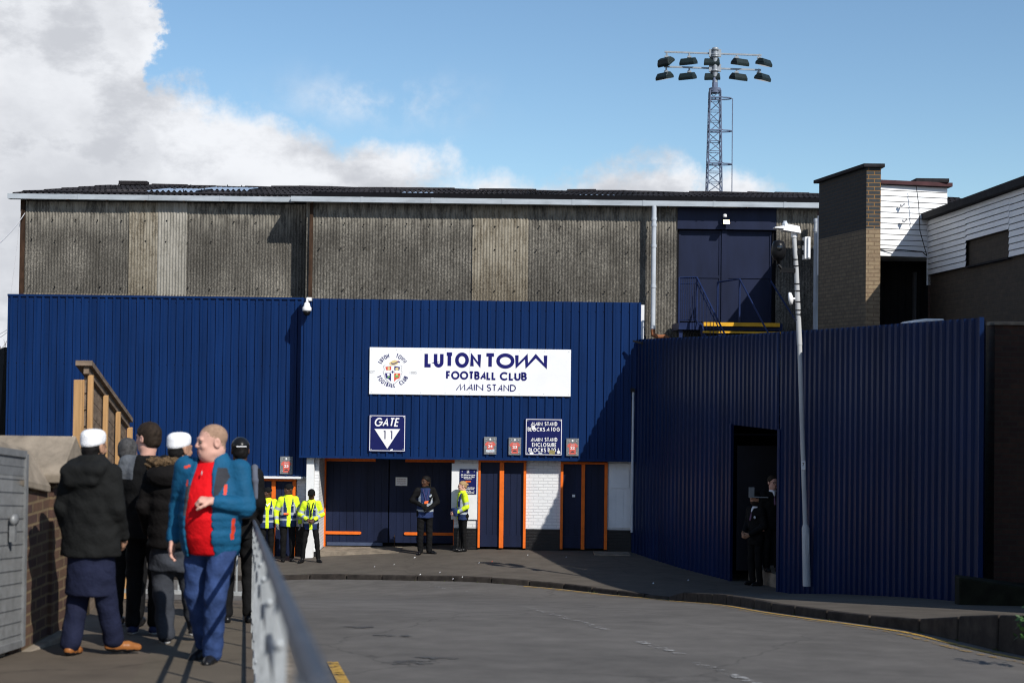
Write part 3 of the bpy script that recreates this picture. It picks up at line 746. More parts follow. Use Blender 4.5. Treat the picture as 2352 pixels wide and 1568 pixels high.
# ------------------------------------------------------------------ steel stair up to the double doors
sp_ = at(1600, 745, 33.2); stt = thing('steel_stair', 'navy steel stair with yellow step edges below the upper double doors', 'stair', sp_)
zL = AZ(1650, 742, 33.0)
lx0_, lx1_ = AX(1556, 700, 33.2), AX(1612, 700, 33.2)
mb = MB(); mb.box(lx0_, AX(1790, 740, 33.3), 32.9, YW-.1, zL-.16, zL); mb.build('landing', STAIR, stt)
mb = MB(); mb.box(AX(1614, 740, 32.85), AX(1790, 740, 32.85), 32.78, 32.895, zL-.075, zL+.012); mb.box(AX(1614, 752, 32.5), AX(1796, 752, 32.5), 32.42, 32.5, zL-.245, zL-.2)
mb.build('yellow_step_edge', YELP, stt)
xs0, xs1 = AX(1612, 740, 32.9), AX(1790, 740, 32.9)
for k in range(12):
    zz_ = zL-.2*(k+1); yy = 32.78-.26*k
    b = MB(); b.box(xs0+.1*k*.2, xs1+.1*k*.2, yy-.3, yy-.02, zz_-.03-.012, zz_-.012); b.build('tread', STAIR, stt)
def rail(name, pts, r=.02):
    b = MB(); b.tube(pts, r, 8); return b.build(name, STAIR, stt)
zh = AZ(1600, 637, 33.0)
A0 = Vector((lx0_, 32.92, zh-.02)); A1 = Vector((AX(1601, 637, 32.92), 32.92, zh)); A2 = Vector(at(1667, 772, 31.6))
B0 = Vector((AX(1660, 644, 33.1), 33.9, zh-.05)); B1 = Vector((AX(1699, 641, 32.92), 32.92, zh-.03)); B2 = Vector(at(1768, 772, 31.6))
A3 = A2+(A2-A1)*.9; B3 = B2+(B2-B1)*.9
rail('handrail', [A0, A1, A3]); rail('handrail', [B0, B1, B3])
C1 = Vector((AX(1783, 640, 32.92), 33.6, zh-.03)); rail('handrail', [C1, Vector(at(1850, 772, 31.9))])
dz = Vector((0, 0, -.14)); rail('guard_rail', [A0+dz, A1+dz, A3+dz], .012)
dz = Vector((0, 0, -.98)); rail('guard_rail', [A0+dz, A1+dz, A3+dz], .012)
mb = MB()
for i in range(9): p = A0.lerp(A1, i/8); mb.tube([p, p+Vector((0, 0, -1.0))], .008, 6)
for i in range(1, 17): p = A1.lerp(A3, i/16); mb.tube([p, p+Vector((0, 0, -1.0))], .008, 6)
mb.build('balusters', STAIR, stt)
for p in (A0, A1, B0, B1, B1.lerp(B3, .5), A1.lerp(A3, .5)): b = MB(); b.tube([p, p+Vector((0, 0, -1.05))], .024, 8); b.build('rail_post', STAIR, stt)
mb = MB(); mb.bar(Vector((xs0-.03, 32.8, zL-.1)), Vector((xs0+.2, 29.9, zL-2.4)), .03, .22); mb.build('stringer', STAIR, stt)
for (x, y) in ((lx0_+.06, 33.0), (lx1_+.4, 33.0), (AX(1785, 740, 33), 33.0)): b = MB(); b.box(x-.04, x+.04, y-.02, y+.06, -.2, zL-.165); b.build('landing_leg', STAIR, stt)

# ------------------------------------------------------------------ curved blue wall on the right
WP = [(AX(1453, 1000, 34.15), 34.15), (4.47-.72, 31.2), (4.47, 28.9), (4.96, 26.3), (5.46, 23.7), (5.84, 21.1), (6.18, 18.75)]
WL = smoothline([Vector(p) for p in WP], 3)
ztopw = lambda x, y, s: 5.07+.0*s
zbotw = lambda x, y: pz(x, y)-.12
# doorway cut between two path distances
def wall_u(px):
    best = min(range(len(WL)), key=lambda i: abs((WL[i].x*FPX/WL[i].y+1176)-px)); return best
fine = resample(WL, .05)
def cut(a, b): return [p for p in fine if a <= p.x*FPX/p.y+1176 <= b]
segL = cut(0, 1688); door = cut(1687, 1793); segR = cut(1792, 5000)
cw = thing('corrugated_wall', 'curving dark blue ribbed steel wall with an open doorway beside the stand', 'wall', (5, 26, .3))
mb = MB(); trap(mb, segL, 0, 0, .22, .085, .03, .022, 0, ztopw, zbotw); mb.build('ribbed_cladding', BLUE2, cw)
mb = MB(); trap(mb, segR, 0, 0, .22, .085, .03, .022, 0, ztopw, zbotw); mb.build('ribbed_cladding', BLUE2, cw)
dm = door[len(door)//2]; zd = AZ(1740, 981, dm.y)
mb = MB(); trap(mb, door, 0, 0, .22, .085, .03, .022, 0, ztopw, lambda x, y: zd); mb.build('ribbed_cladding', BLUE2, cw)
e = segR[-1]
mb = MB(); mb.quad((e.x, e.y, .5), (e.x+.5, e.y+1.3, .5), (e.x+.5, e.y+1.3, 5.07), (e.x, e.y, 5.07)); mb.box(e.x-.03, e.x+.03, e.y-.045, e.y-.002, .6, 5.075); mb.build('end_return', BLUE2, cw)
mb = MB()
for q, sgn in ((segL[-1], -1), (segR[0], 1)):
    t = Vector((.28, -.96))
    a = Vector((q.x, q.y))+Vector((t.y, -t.x))*.05; mb.bar((a.x+t.x*.05*sgn, a.y+t.y*.05*sgn, pz(a.x, a.y)-.05), (a.x+t.x*.05*sgn, a.y+t.y*.05*sgn, zd+.02), .1, .02, up=(t.y, -t.x, 0))
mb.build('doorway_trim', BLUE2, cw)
# near-black box behind the doorway standing for its shade, with the open door
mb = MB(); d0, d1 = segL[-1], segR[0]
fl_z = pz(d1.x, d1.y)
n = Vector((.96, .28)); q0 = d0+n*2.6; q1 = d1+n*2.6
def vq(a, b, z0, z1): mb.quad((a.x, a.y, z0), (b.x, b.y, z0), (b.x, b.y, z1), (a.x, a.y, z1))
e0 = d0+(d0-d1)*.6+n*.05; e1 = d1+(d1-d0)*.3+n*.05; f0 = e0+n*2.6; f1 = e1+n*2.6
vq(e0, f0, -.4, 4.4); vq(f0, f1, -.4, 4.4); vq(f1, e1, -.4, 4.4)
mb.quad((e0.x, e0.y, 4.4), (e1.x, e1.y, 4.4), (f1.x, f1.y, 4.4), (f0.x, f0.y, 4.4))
mb.build('lobby_shade_lining', DARK, cw)
mb = MB(); mb.hexa([(p.x, p.y, -.4) for p in (d0+n*.35, d1+n*.35, f1, f0)], [(p.x, p.y, fl_z+.16) for p in (d0+n*.35, d1+n*.35, f1, f0)]); mb.build('lobby_step', CONC, cw)
pd = d0+n*.08; dd = (n*.98+Vector((.1, -.3))).normalized()
mb = MB(); mb.bar((pd.x, pd.y, fl_z+1.3), (pd.x+dd.x*1.1, pd.y+dd.y*1.1, fl_z+1.3), .05, 2.5); ol = mb.build('open_door', mat('dark_door', (.006, .007, .012), .6), cw)
mb = MB(); pa = at(1725, 1128, dm.y+.2); mb.box(pa.x-.04, pa.x+.06, pa.y-.03, pa.y+.03, pa.z-.12, pa.z+.08); pb = at(1728, 1141, dm.y+.15); mb.tube([pb, pb+Vector((.3, -.05, 0))], .013, 8); mb.build('push_bar', mat('dull_bar', (.2, .21, .22), .5), ol)
mb = MB(); pa = at(1732, 1303, dm.y+.75); mb.tube([pa+Vector((-.1, 0, 0)), pa+Vector((.12, 0, 0))], .012, 6); mb.tube([pa+Vector((.08, 0, 0)), pa+Vector((.06, 0, .4))], .012, 6); mb.build('door_stay', GALV, ol)
# stub of concrete at the foot of the wall end
a = at(2203, 1372, 18.25); mb = MB()
mb.hexa([(a.x, a.y, a.z-.3), (7.4, a.y-.3, a.z-.3), (7.4, a.y+.4, a.z-.3), (a.x+.05, a.y+.35, a.z-.3)], [(a.x, a.y, a.z+.26), (7.4, a.y-.3, a.z+.06), (7.4, a.y+.4, a.z+.06), (a.x+.05, a.y+.35, a.z+.25)])
tag(mb.build('concrete_plinth', CONCM, bevel=.02), 'low mossy concrete plinth at the near end of the ribbed wall', 'plinth')
# dark brick wall to the right of it
xw = AX(2284, 1000, 19.9); zw = AZ(2310, 738, 19.9); bw_ = thing('brick_wall', 'dark red brick wall with pale coping at the right edge', 'wall', (xw+1, 20, 1))
mb = MB(); mb.box(xw, xw+3.5, 19.9, 20.15, .6, zw-.05); mb.build('brickwork', BRKR, bw_)
mb = MB(); mb.box(xw-.02, xw+3.5, 19.86, 20.19, zw-.05, zw); mb.build('coping', CONC, bw_)

# ------------------------------------------------------------------ brick tower and white-sided building
cb_ = thing('club_building', 'brick tower and white plastic-sided upper storey behind the ribbed wall', 'building', (7.5, 27, .3))
Yt = 27.0; tx0, tx1 = AX(1989, 600, Yt), AX(2022, 600, Yt); zt1 = AZ(2005, 385, Yt); Yt2 = 29.3; tbx = AX(1880, 600, Yt2)
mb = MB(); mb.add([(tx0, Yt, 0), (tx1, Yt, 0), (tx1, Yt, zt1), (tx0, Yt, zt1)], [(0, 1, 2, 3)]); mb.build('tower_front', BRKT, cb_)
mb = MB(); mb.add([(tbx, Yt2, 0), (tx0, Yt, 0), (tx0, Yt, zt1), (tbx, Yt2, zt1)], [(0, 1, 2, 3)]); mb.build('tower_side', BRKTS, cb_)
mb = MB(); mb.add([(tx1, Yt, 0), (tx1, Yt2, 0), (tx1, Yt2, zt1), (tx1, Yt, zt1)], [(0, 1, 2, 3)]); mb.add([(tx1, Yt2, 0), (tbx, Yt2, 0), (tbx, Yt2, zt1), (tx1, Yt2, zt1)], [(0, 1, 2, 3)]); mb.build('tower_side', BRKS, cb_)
mb = MB(); mb.hexa([(tbx-.1, Yt2+.1, zt1), (tx0-.07, Yt-.07, zt1), (tx1+.06, Yt-.07, zt1), (tx1+.06, Yt2+.1, zt1)], [(tbx-.1, Yt2+.1, zt1+.07), (tx0-.07, Yt-.07, zt1+.07), (tx1+.06, Yt-.07, zt1+.07), (tx1+.06, Yt2+.1, zt1+.07)]); mb.build('tower_coping', LEAD, cb_, .01)
def boards(mb, a, b, z0, z1, step, nrm, m=0):
    "lapped horizontal boards between plan points a and b"
    a = Vector(a); b = Vector(b); nv = Vector(nrm).normalized(); n = max(1, round((z1-z0)/step)); h = (z1-z0)/n
    for i in range(n):
        lo, hi = z0+i*h, z0+(i+1)*h
        p = [(a.x+nv.x*.022, a.y+nv.y*.022, lo), (b.x+nv.x*.022, b.y+nv.y*.022, lo), (b.x+nv.x*.006, b.y+nv.y*.006, hi-.012), (a.x+nv.x*.006, a.y+nv.y*.006, hi-.012)]
        mb.add(p, [(0, 1, 2, 3)], m)
        mb.add([p[3], p[2], (b.x-nv.x*.01, b.y-nv.y*.01, hi-.012), (a.x-nv.x*.01, a.y-nv.y*.01, hi-.012)], [(0, 1, 2, 3)], m)
        mb.add([p[0], p[1], (b.x-nv.x*.01, b.y-nv.y*.01, lo), (a.x-nv.x*.01, a.y-nv.y*.01, lo)], [(3, 2, 1, 0)], m)
        mb.add([(a.x-nv.x*.012, a.y-nv.y*.012, lo), (b.x-nv.x*.012, b.y-nv.y*.012, lo), (b.x-nv.x*.012, b.y-nv.y*.012, hi), (a.x-nv.x*.012, a.y-nv.y*.012, hi)], [(0, 1, 2, 3)], m+1)
Ys = 27.9; sx0 = AX(2020, 500, Ys); sxb = AX(2175, 500, 28.25); zs1 = AZ(2090, 424, Ys); zs0 = AZ(2078, 588, Ys)
mb = MB(); boards(mb, (sx0, Ys), (sxb, 28.25), zs0, zs1, .105, (0, -1)); mb.build('white_siding', [SIDE, BLACK], cb_)['label'] = 'sunlit white siding beside the tower'
mb = MB(); mb.hexa([(sx0, Ys-.1, zs1), (sxb+.07, 28.12, zs1), (sxb+.07, 33.6, zs1), (sx0, 33.6, zs1)], [(sx0, Ys-.1, zs1+.075), (sxb+.07, 28.12, zs1+.075), (sxb+.07, 33.6, zs1+.075), (sx0, 33.6, zs1+.075)]); mb.build('fascia', FASC, cb_)
mb = MB(); xx = AX(2110, 420, Ys); mb.box(xx, sxb-.02, 28.05, 30.4, zs1+.078, zs1+.15); mb.build('parapet_coping', LEAD, cb_)
mb = MB(); mb.quad((sx0+.01, Yt2, zs0), (sx0+.01, 33.6, zs0), (sx0+.01, 33.6, zs1), (sx0+.01, Yt2, zs1)); mb.quad((sxb, 28.25, zs0), (sxb, 33.6, zs0), (sxb, 33.6, zs1), (sxb, 28.25, zs1)); mb.quad((sx0, 33.6, zs0), (sxb, 33.6, zs0), (sxb, 33.6, zs1), (sx0, 33.6, zs1)); mb.quad((sx0, Ys+.02, zs0), (sxb, 28.27, zs0), (sxb, 31, zs0), (sx0, 31, zs0)); mb.build('siding_return', SIDE, cb_)  # unseen side and rear walls, carried back to shade the upper doors
for (px, py) in ((2078, 469), (2083, 505)):
    a = at(px, py, Ys-.02); mb = MB(); mb.tube([a+Vector((-.02, .05, -.005)), a+Vector((.005, -.06, .005))], .016, 10); mb.lathe(a+Vector((-.055, .03, -.015)), [(.035, 0), (.035, .02), (.02, .03)], 10, (0, -1, 0)); mb.build('pipe_stub', PLASW, cb_)
mb = MB()
a = at(2104, 424, Ys-.03); b = at(2110, 470, Ys-.03); c = at(2113, 530, Ys-.03); d = at(2129, 588, Ys-.02); mb.tube([a, b, c, d], .008, 5); a2 = at(2022, 571, Ys-.03); mb.tube([a2, at(2070, 574, Ys-.03), at(2118, 578, Ys-.03), d], .01, 5); mb.build('loose_cable', BLACK, cb_)
# recess under the siding, the overhang's shade put into the sheet colour
mb = MB(); corr(mb, sx0-.2, sxb+.3, 0, zs0+.02, 29.2, .15, .02); mb.build('recess_wall', mat('shaded_recess_sheet', (.012, .011, .012), .8), cb_)
mb = MB(); mb.tube([(AX(2100, 650, 29.1), 29.1, 1), (AX(2100, 650, 29.1), 29.1, AZ(2100, 625, 29.1))], .045, 8); mb.build('rainwater_pipe', mat('dull_pipe', (.05, .052, .058), .5), cb_)
# right-hand wing running towards the viewer
p0 = Vector((AX(2132, 560, 28.12), 28.12)); p1 = Vector((AX(2352, 560, 23.0), 23.0)); dv = (p1-p0).normalized(); p2 = p0+dv*15.2
nrm = Vector((dv.y, -dv.x)); nrm = nrm if nrm.x < 0 else -nrm
zb0, zb1 = AZ(2133, 630, 28.12), AZ(2133, 506, 28.12); zb1e = AZ(2352, 428, 23.0); zb0e = AZ(2352, 585, 23.0)
def zl(t, a, b): return a+(b-a)*t
# siding is split round a brick panel
def wp(px): # path distance at a photo column on this wing
    lo, hi = 0., 10.
    for _ in range(40):
        m = (lo+hi)/2; q = p0+dv*m
        if q.x*FPX/q.y+1176 < px: lo = m
        else: hi = m
    return lo
u0, u1 = wp(2219), wp(2318); q0 = p0+dv*u0; q1 = p0+dv*u1; zpan = AZ(2219, 553, q0.y)
zb0 = (zb0+zb0e)/2; ztw = (zb1+zb1e)/2
mb = MB(); boards(mb, p0, q0, zb0, ztw, .112, nrm); boards(mb, q0, q1, zpan, ztw, .112, nrm); boards(mb, q1, p2, zb0, ztw, .112, nrm); mb.build('white_siding', [SIDE, BLACK], cb_)['label'] = 'shaded white siding of the right wing'
mb = MB(); bi = nrm*-.05
mb.add([(*(p0+bi), -.2), (*(p2+bi), -.2), (*(p2+bi), zpan+.05), (*(p0+bi), zpan+.05)], [(0, 1, 2, 3)]); mb.build('brick_wall', BRKS, cb_)
mb = MB(); t_ = dv*.03
mb.prism([(*(p0-dv*.12+nrm*.14), ztw), (*(p2+nrm*.14), ztw), (*(p2-nrm*6), ztw), (*(p0-dv*.12-nrm*6), ztw)], (0, 0, .13)); mb.build('roof_edge', LEAD, cb_)
mb = MB(); mb.prism([(*(p0-dv*.0+nrm*.024), zb0-.2), (*(p0-nrm*.3), zb0-.2), (*(p0-nrm*.3), ztw), (*(p0+nrm*.024), ztw)], tuple(-dv*.02)+(0,)); mb.build('corner_trim', SIDE, cb_)
mb = MB(); c0, c1 = p2, p2-nrm*6
mb.add([(*c0, -.2), (*c1, -.2), (*c1, ztw), (*c0, ztw)], [(0, 1, 2, 3)]); c2 = p0-nrm*6; mb.add([(*p0, -.2), (*c2, -.2), (*c2, ztw), (*p0, ztw)], [(0, 1, 2, 3)]); mb.add([(*c1, -.2), (*c2, -.2), (*c2, ztw), (*c1, ztw)], [(0, 1, 2, 3)]); mb.build('brick_wall', BRKR, cb_)
mb = MB(); mb.bar((*(q0+nrm*.0), zb0-.012), (*(q1+nrm*.0), zb0-.012), .06, .03); mb.build('window_sill', LEAD, cb_)
# white tank top showing over the blue wall
a = at(2110, 741, 23.5); mb = MB(); x0, x1 = AX(2070, 745, 23.5), AX(2152, 745, 23.5)
prof = [(x0, a.z-.35), (x0, a.z-.06), (x0+.12, a.z+.02), (x0+.3, a.z+.055), (x1, a.z+.055), (x1, a.z-.35)]
mb.prism([(x, 23.1, z) for x, z in prof], (0, .8, 0)); mb.box(x0+.05, x1-.05, 23.2, 23.8, .5, a.z-.352)
tag(mb.build('storage_tank', PLASW, bevel=.02), 'white rounded tank top peeping over the blue ribbed wall', 'tank')
# ------------------------------------------------------------------ lettering: a geometric stroke alphabet
def arc(cx, cz, r, a0, a1, n=14, rz=None):
    rz = rz or r
    return [(cx+r*math.cos(R(a0+(a1-a0)*i/n)), cz+rz*math.sin(R(a0+(a1-a0)*i/n))) for i in range(n+1)]
G = {
 'L': (.42, [[(0, 1), (0, 0), (.42, 0)]]), 'U': (.58, [[(0, 1), (0, .29)]+arc(.29, .29, .29, 180, 360)+[(.58, 1)]]),
 'T': (.5, [[(0, 1), (.5, 1)], [(.25, 1), (.25, 0)]]), 'O': (.96, [arc(.48, .5, .48, 90, 450, 28, .5)]), 'N': (.68, [[(0, 0), (0, 1), (.68, 0), (.68, 1)]]),
 'W': (.86, [[(0, 1), (.02, 0), (.42, 1), (.46, 0), (.86, 1)]]),
 'Y': (1.88, [[(0, 1), (.02, 0), (.62, 1), (.66, 0), (1.24, 1), (1.88, 0), (1.88, 1)]]),   # joined W and N
 'F': (.42, [[(0, 0), (0, 1), (.42, 1)], [(0, .52), (.38, .52)]]), 'B': (.5, [[(0, 0), (0, 1), (.26, 1)]+arc(.26, .76, .21, 90, -90, 10, .24)+[(0, .52)], [(.26, .52)]+arc(.26, .26, .25, 90, -90, 10, .26)+[(0, 0)]]),
 'A': (.62, [[(0, 0), (.5, 1), (.6, 0)], [(.2, .33), (.56, .33)]]), 'a': (.66, [[(0, 0), (.33, 1), (.66, 0)], [(.13, .33), (.53, .33)]]),
 'C': (.88, [arc(.48, .5, .48, 42, 318, 24, .5)]), 'M': (.92, [[(0, 0), (.42, 1), (.46, 0), (.88, 1), (.92, 0)]]), 'I': (.02, [[(0, 0), (0, 1)]]),
 'S': (.5, [arc(.25, .755, .235, 30, 270, 12, .245)+arc(.25, .255, .25, 90, -150, 12, .255)]), 'D': (.7, [[(0, 0), (0, 1), (.2, 1)]+arc(.2, .5, .5, 90, -90, 16, .5)+[(0, 0)]]),
 'G': (.95, [arc(.48, .5, .48, 42, 360, 26, .5)+[(.5, .5)]]), 'E': (.44, [[(.44, 1), (0, 1), (0, 0), (.44, 0)], [(0, .52), (.4, .52)]]), '1': (.2, [[(0, 1), (.2, 1), (.2, 0)]]),
 'K': (.56, [[(0, 0), (0, 1)], [(.54, 1), (.02, .46)], [(.14, .58), (.56, 0)]]), 'R': (.5, [[(0, 0), (0, 1), (.26, 1)]+arc(.26, .75, .23, 90, -90, 10, .25)+[(0, .5)], [(.22, .5), (.5, 0)]]),
 'J': (.36, [[(.36, 1), (.36, .2)]+arc(.18, .2, .18, 0, -170, 8, .2)]), ' ': (.26, [])}
def strokes(text, w, gap, fx=1.):
    "polylines of a line of text in cap-height units, and its total width"
    out = []; x = 0.
    for ch in text:
        adv, ls = G[ch]
        for l in ls: out.append([(x+w/2+px*fx, w/2+pz_*(1-w)) for px, pz_ in l])
        x += adv*fx+w+gap
    return out, x-gap
def ribbon2(l, w):
    "flat ribbon round a polyline, mitred"
    closed = len(l) > 3 and abs(l[0][0]-l[-1][0])+abs(l[0][1]-l[-1][1]) < 1e-6
    P = [Vector(p) for p in l]; A = []; B = []
    for i, p in enumerate(P):
        a = P[i-1] if i else (P[-2] if closed else None); b = P[i+1] if i < len(P)-1 else (P[1] if closed else None)
        d1 = (p-a).normalized() if a is not None else (b-p).normalized(); d2 = (b-p).normalized() if b is not None else d1
        n1 = Vector((-d1.y, d1.x)); n2 = Vector((-d2.y, d2.x)); n = (n1+n2)
        if n.length < .15: n = n1
        n.normalize(); k = 1/max(.42, n.dot(n1)); A.append(p+n*w/2*k); B.append(p-n*w/2*k)
    return A, B
def letter(mb, text, cx, cz, cap, w, Y, width=None, gap=.09, slant=0., m=0, fn=None):
    sa = sum(G[ch][0] for ch in text); n_ = len(text); fx = max(.3, (width/cap-n_*w-(n_-1)*gap)/sa) if width else 1.
    ls, W2 = strokes(text, w, gap, fx)
    for i, l in enumerate(ls):
        l = [(x+slant*(z-.5), z) for x, z in l]
        A, B = ribbon2(l, w); vs = []; y = Y-.0004*(i % 7)
        for a, b in zip(A, B):
            for q in (a, b):
                u = (q.x-W2/2)*cap; v = (min(1, max(0, q.y))-.5)*cap
                vs.append(fn(u, v, y) if fn else (cx+u, y, cz+v))
        mb.add(vs, [(2*k, 2*k+1, 2*k+3, 2*k+2) for k in range(len(A)-1)], m)
def ftext(mb, body, cx, cz, h, Y, width=None, m=0, bold=0., align='CENTER'):
    "small print in the built-in typeface, laid flat on a board facing the viewer"
    cu = bpy.data.curves.new('t', 'FONT'); cu.body = body; cu.align_x = align; cu.align_y = 'CENTER'; cu.offset = bold; cu.resolution_u = 3
    ob = bpy.data.objects.new('t', cu); C.objects.link(ob); dg = bpy.context.evaluated_depsgraph_get(); me = ob.evaluated_get(dg).to_mesh()
    vs = np.array([v.co[:] for v in me.vertices]); fs = [tuple(p.vertices) for p in me.polygons]
    ob.evaluated_get(dg).to_mesh_clear(); bpy.data.objects.remove(ob); bpy.data.curves.remove(cu)
    lo, hi = vs.min(0), vs.max(0); s = h/(hi[1]-lo[1]); sx = width/(hi[0]-lo[0]) if width else s
    mx, my = (lo+hi)[:2]/2
    mb.add([(cx+(v[0]-mx)*sx, Y, cz+(v[1]-my)*s) for v in vs], fs, m)
def disc(mb, cx, cz, rx, rz, Y, m=0, n=18, rot=0.):
    mb.poly([(cx+rx*math.cos(2*math.pi*k/n)*math.cos(rot)-rz*math.sin(2*math.pi*k/n)*math.sin(rot), Y, cz+rx*math.cos(2*math.pi*k/n)*math.sin(rot)+rz*math.sin(2*math.pi*k/n)*math.cos(rot)) for k in range(n)], m)
YS = YB-.055       # face of the sign boards
def rect(x0, y0, x1, y1, Y):
    c = at((x0+x1)/2, (y0+y1)/2, Y); s = FPX/Y; w = (x1-x0)/s; h = (y1-y0)/s; return c, w, h
def board(root, c, w, h, Y, m, edge=None, th=.03, screws=True, name='panel'):
    mb = MB(); mb.box(c.x-w/2, c.x+w/2, Y, Y+th, c.z-h/2, c.z+h/2); o = mb.build(name, m, root, .004)
    if edge:
        e = MB(); t = .014; i = .02
        for a in ((c.x-w/2+i, c.x+w/2-i, c.z+h/2-i-t, c.z+h/2-i), (c.x-w/2+i, c.x+w/2-i, c.z-h/2+i, c.z-h/2+i+t), (c.x-w/2+i, c.x-w/2+i+t, c.z-h/2+i+t, c.z+h/2-i-t), (c.x+w/2-i-t, c.x+w/2-i, c.z-h/2+i+t, c.z+h/2-i-t)):
            e.box(a[0], a[1], Y-.004, Y-.0005, a[2], a[3])
        e.build('border', edge, root)
    if screws:
        e = MB()
        for sx in (-1, 1):
            for sz in (-1, 1): e.lathe((c.x+sx*(w/2-.06), Y-.001, c.z+sz*(h/2-.06)), [(.014, 0), (.014, .005), (.008, .008)], 7, (0, -1, 0))
        e.build('screws', GALV, root)['kind'] = 'stuff'
    return o
# main sign
c, w, h = rect(848.5, 800, 1311, 907.5, YS)
ms = thing('stadium_sign', 'long white sign reading LUTON TOWN FOOTBALL CLUB MAIN STAND with crest', 'sign', (c.x, YS, c.z-h/2))
board(ms, c, w, h, YS, WSIGN, screws=False)
mb = MB()
for i in range(9):
    for sz in (-1, 1): mb.lathe((c.x-w/2+.05+(w-.1)*i/8, YS-.001, c.z+sz*(h/2-.05)), [(.009, 0), (.006, .004)], 6, (0, -1, 0))
mb.box(c.x-.02, c.x-.0165, YS-.0012, YS-.0003, c.z-h/2, c.z+h/2)
mb.build('screws', GALV, ms)['kind'] = 'stuff'
s = FPX/YS; yT = YS-.004
def line(root, text, x0, x1, yc, cap, wt, m, gap=.09, slant=0., Y=yT):
    a = at((x0+x1)/2, yc, Y); mb = MB(); letter(mb, text, a.x, a.z, cap/s, wt, Y, (x1-x0)/s, gap, slant); return mb.build('lettering', m, root)
line(ms, 'LUTON', 975, 1105, 826.5, 35, .23, INK, .09); line(ms, 'TOY', 1113, 1257, 829, 35, .23, INK, .04)
line(ms, 'FOOTBALL', 1024.5, 1140, 862, 19.5, .22, INK, .05); line(ms, 'CLUB', 1148, 1210, 864, 19.5, .22, INK, .06)
line(ms, 'MAIN', 1047, 1110, 889, 16, .14, INK, .13); line(ms, 'STAND', 1118, 1185, 890.5, 16, .14, INK, .13)
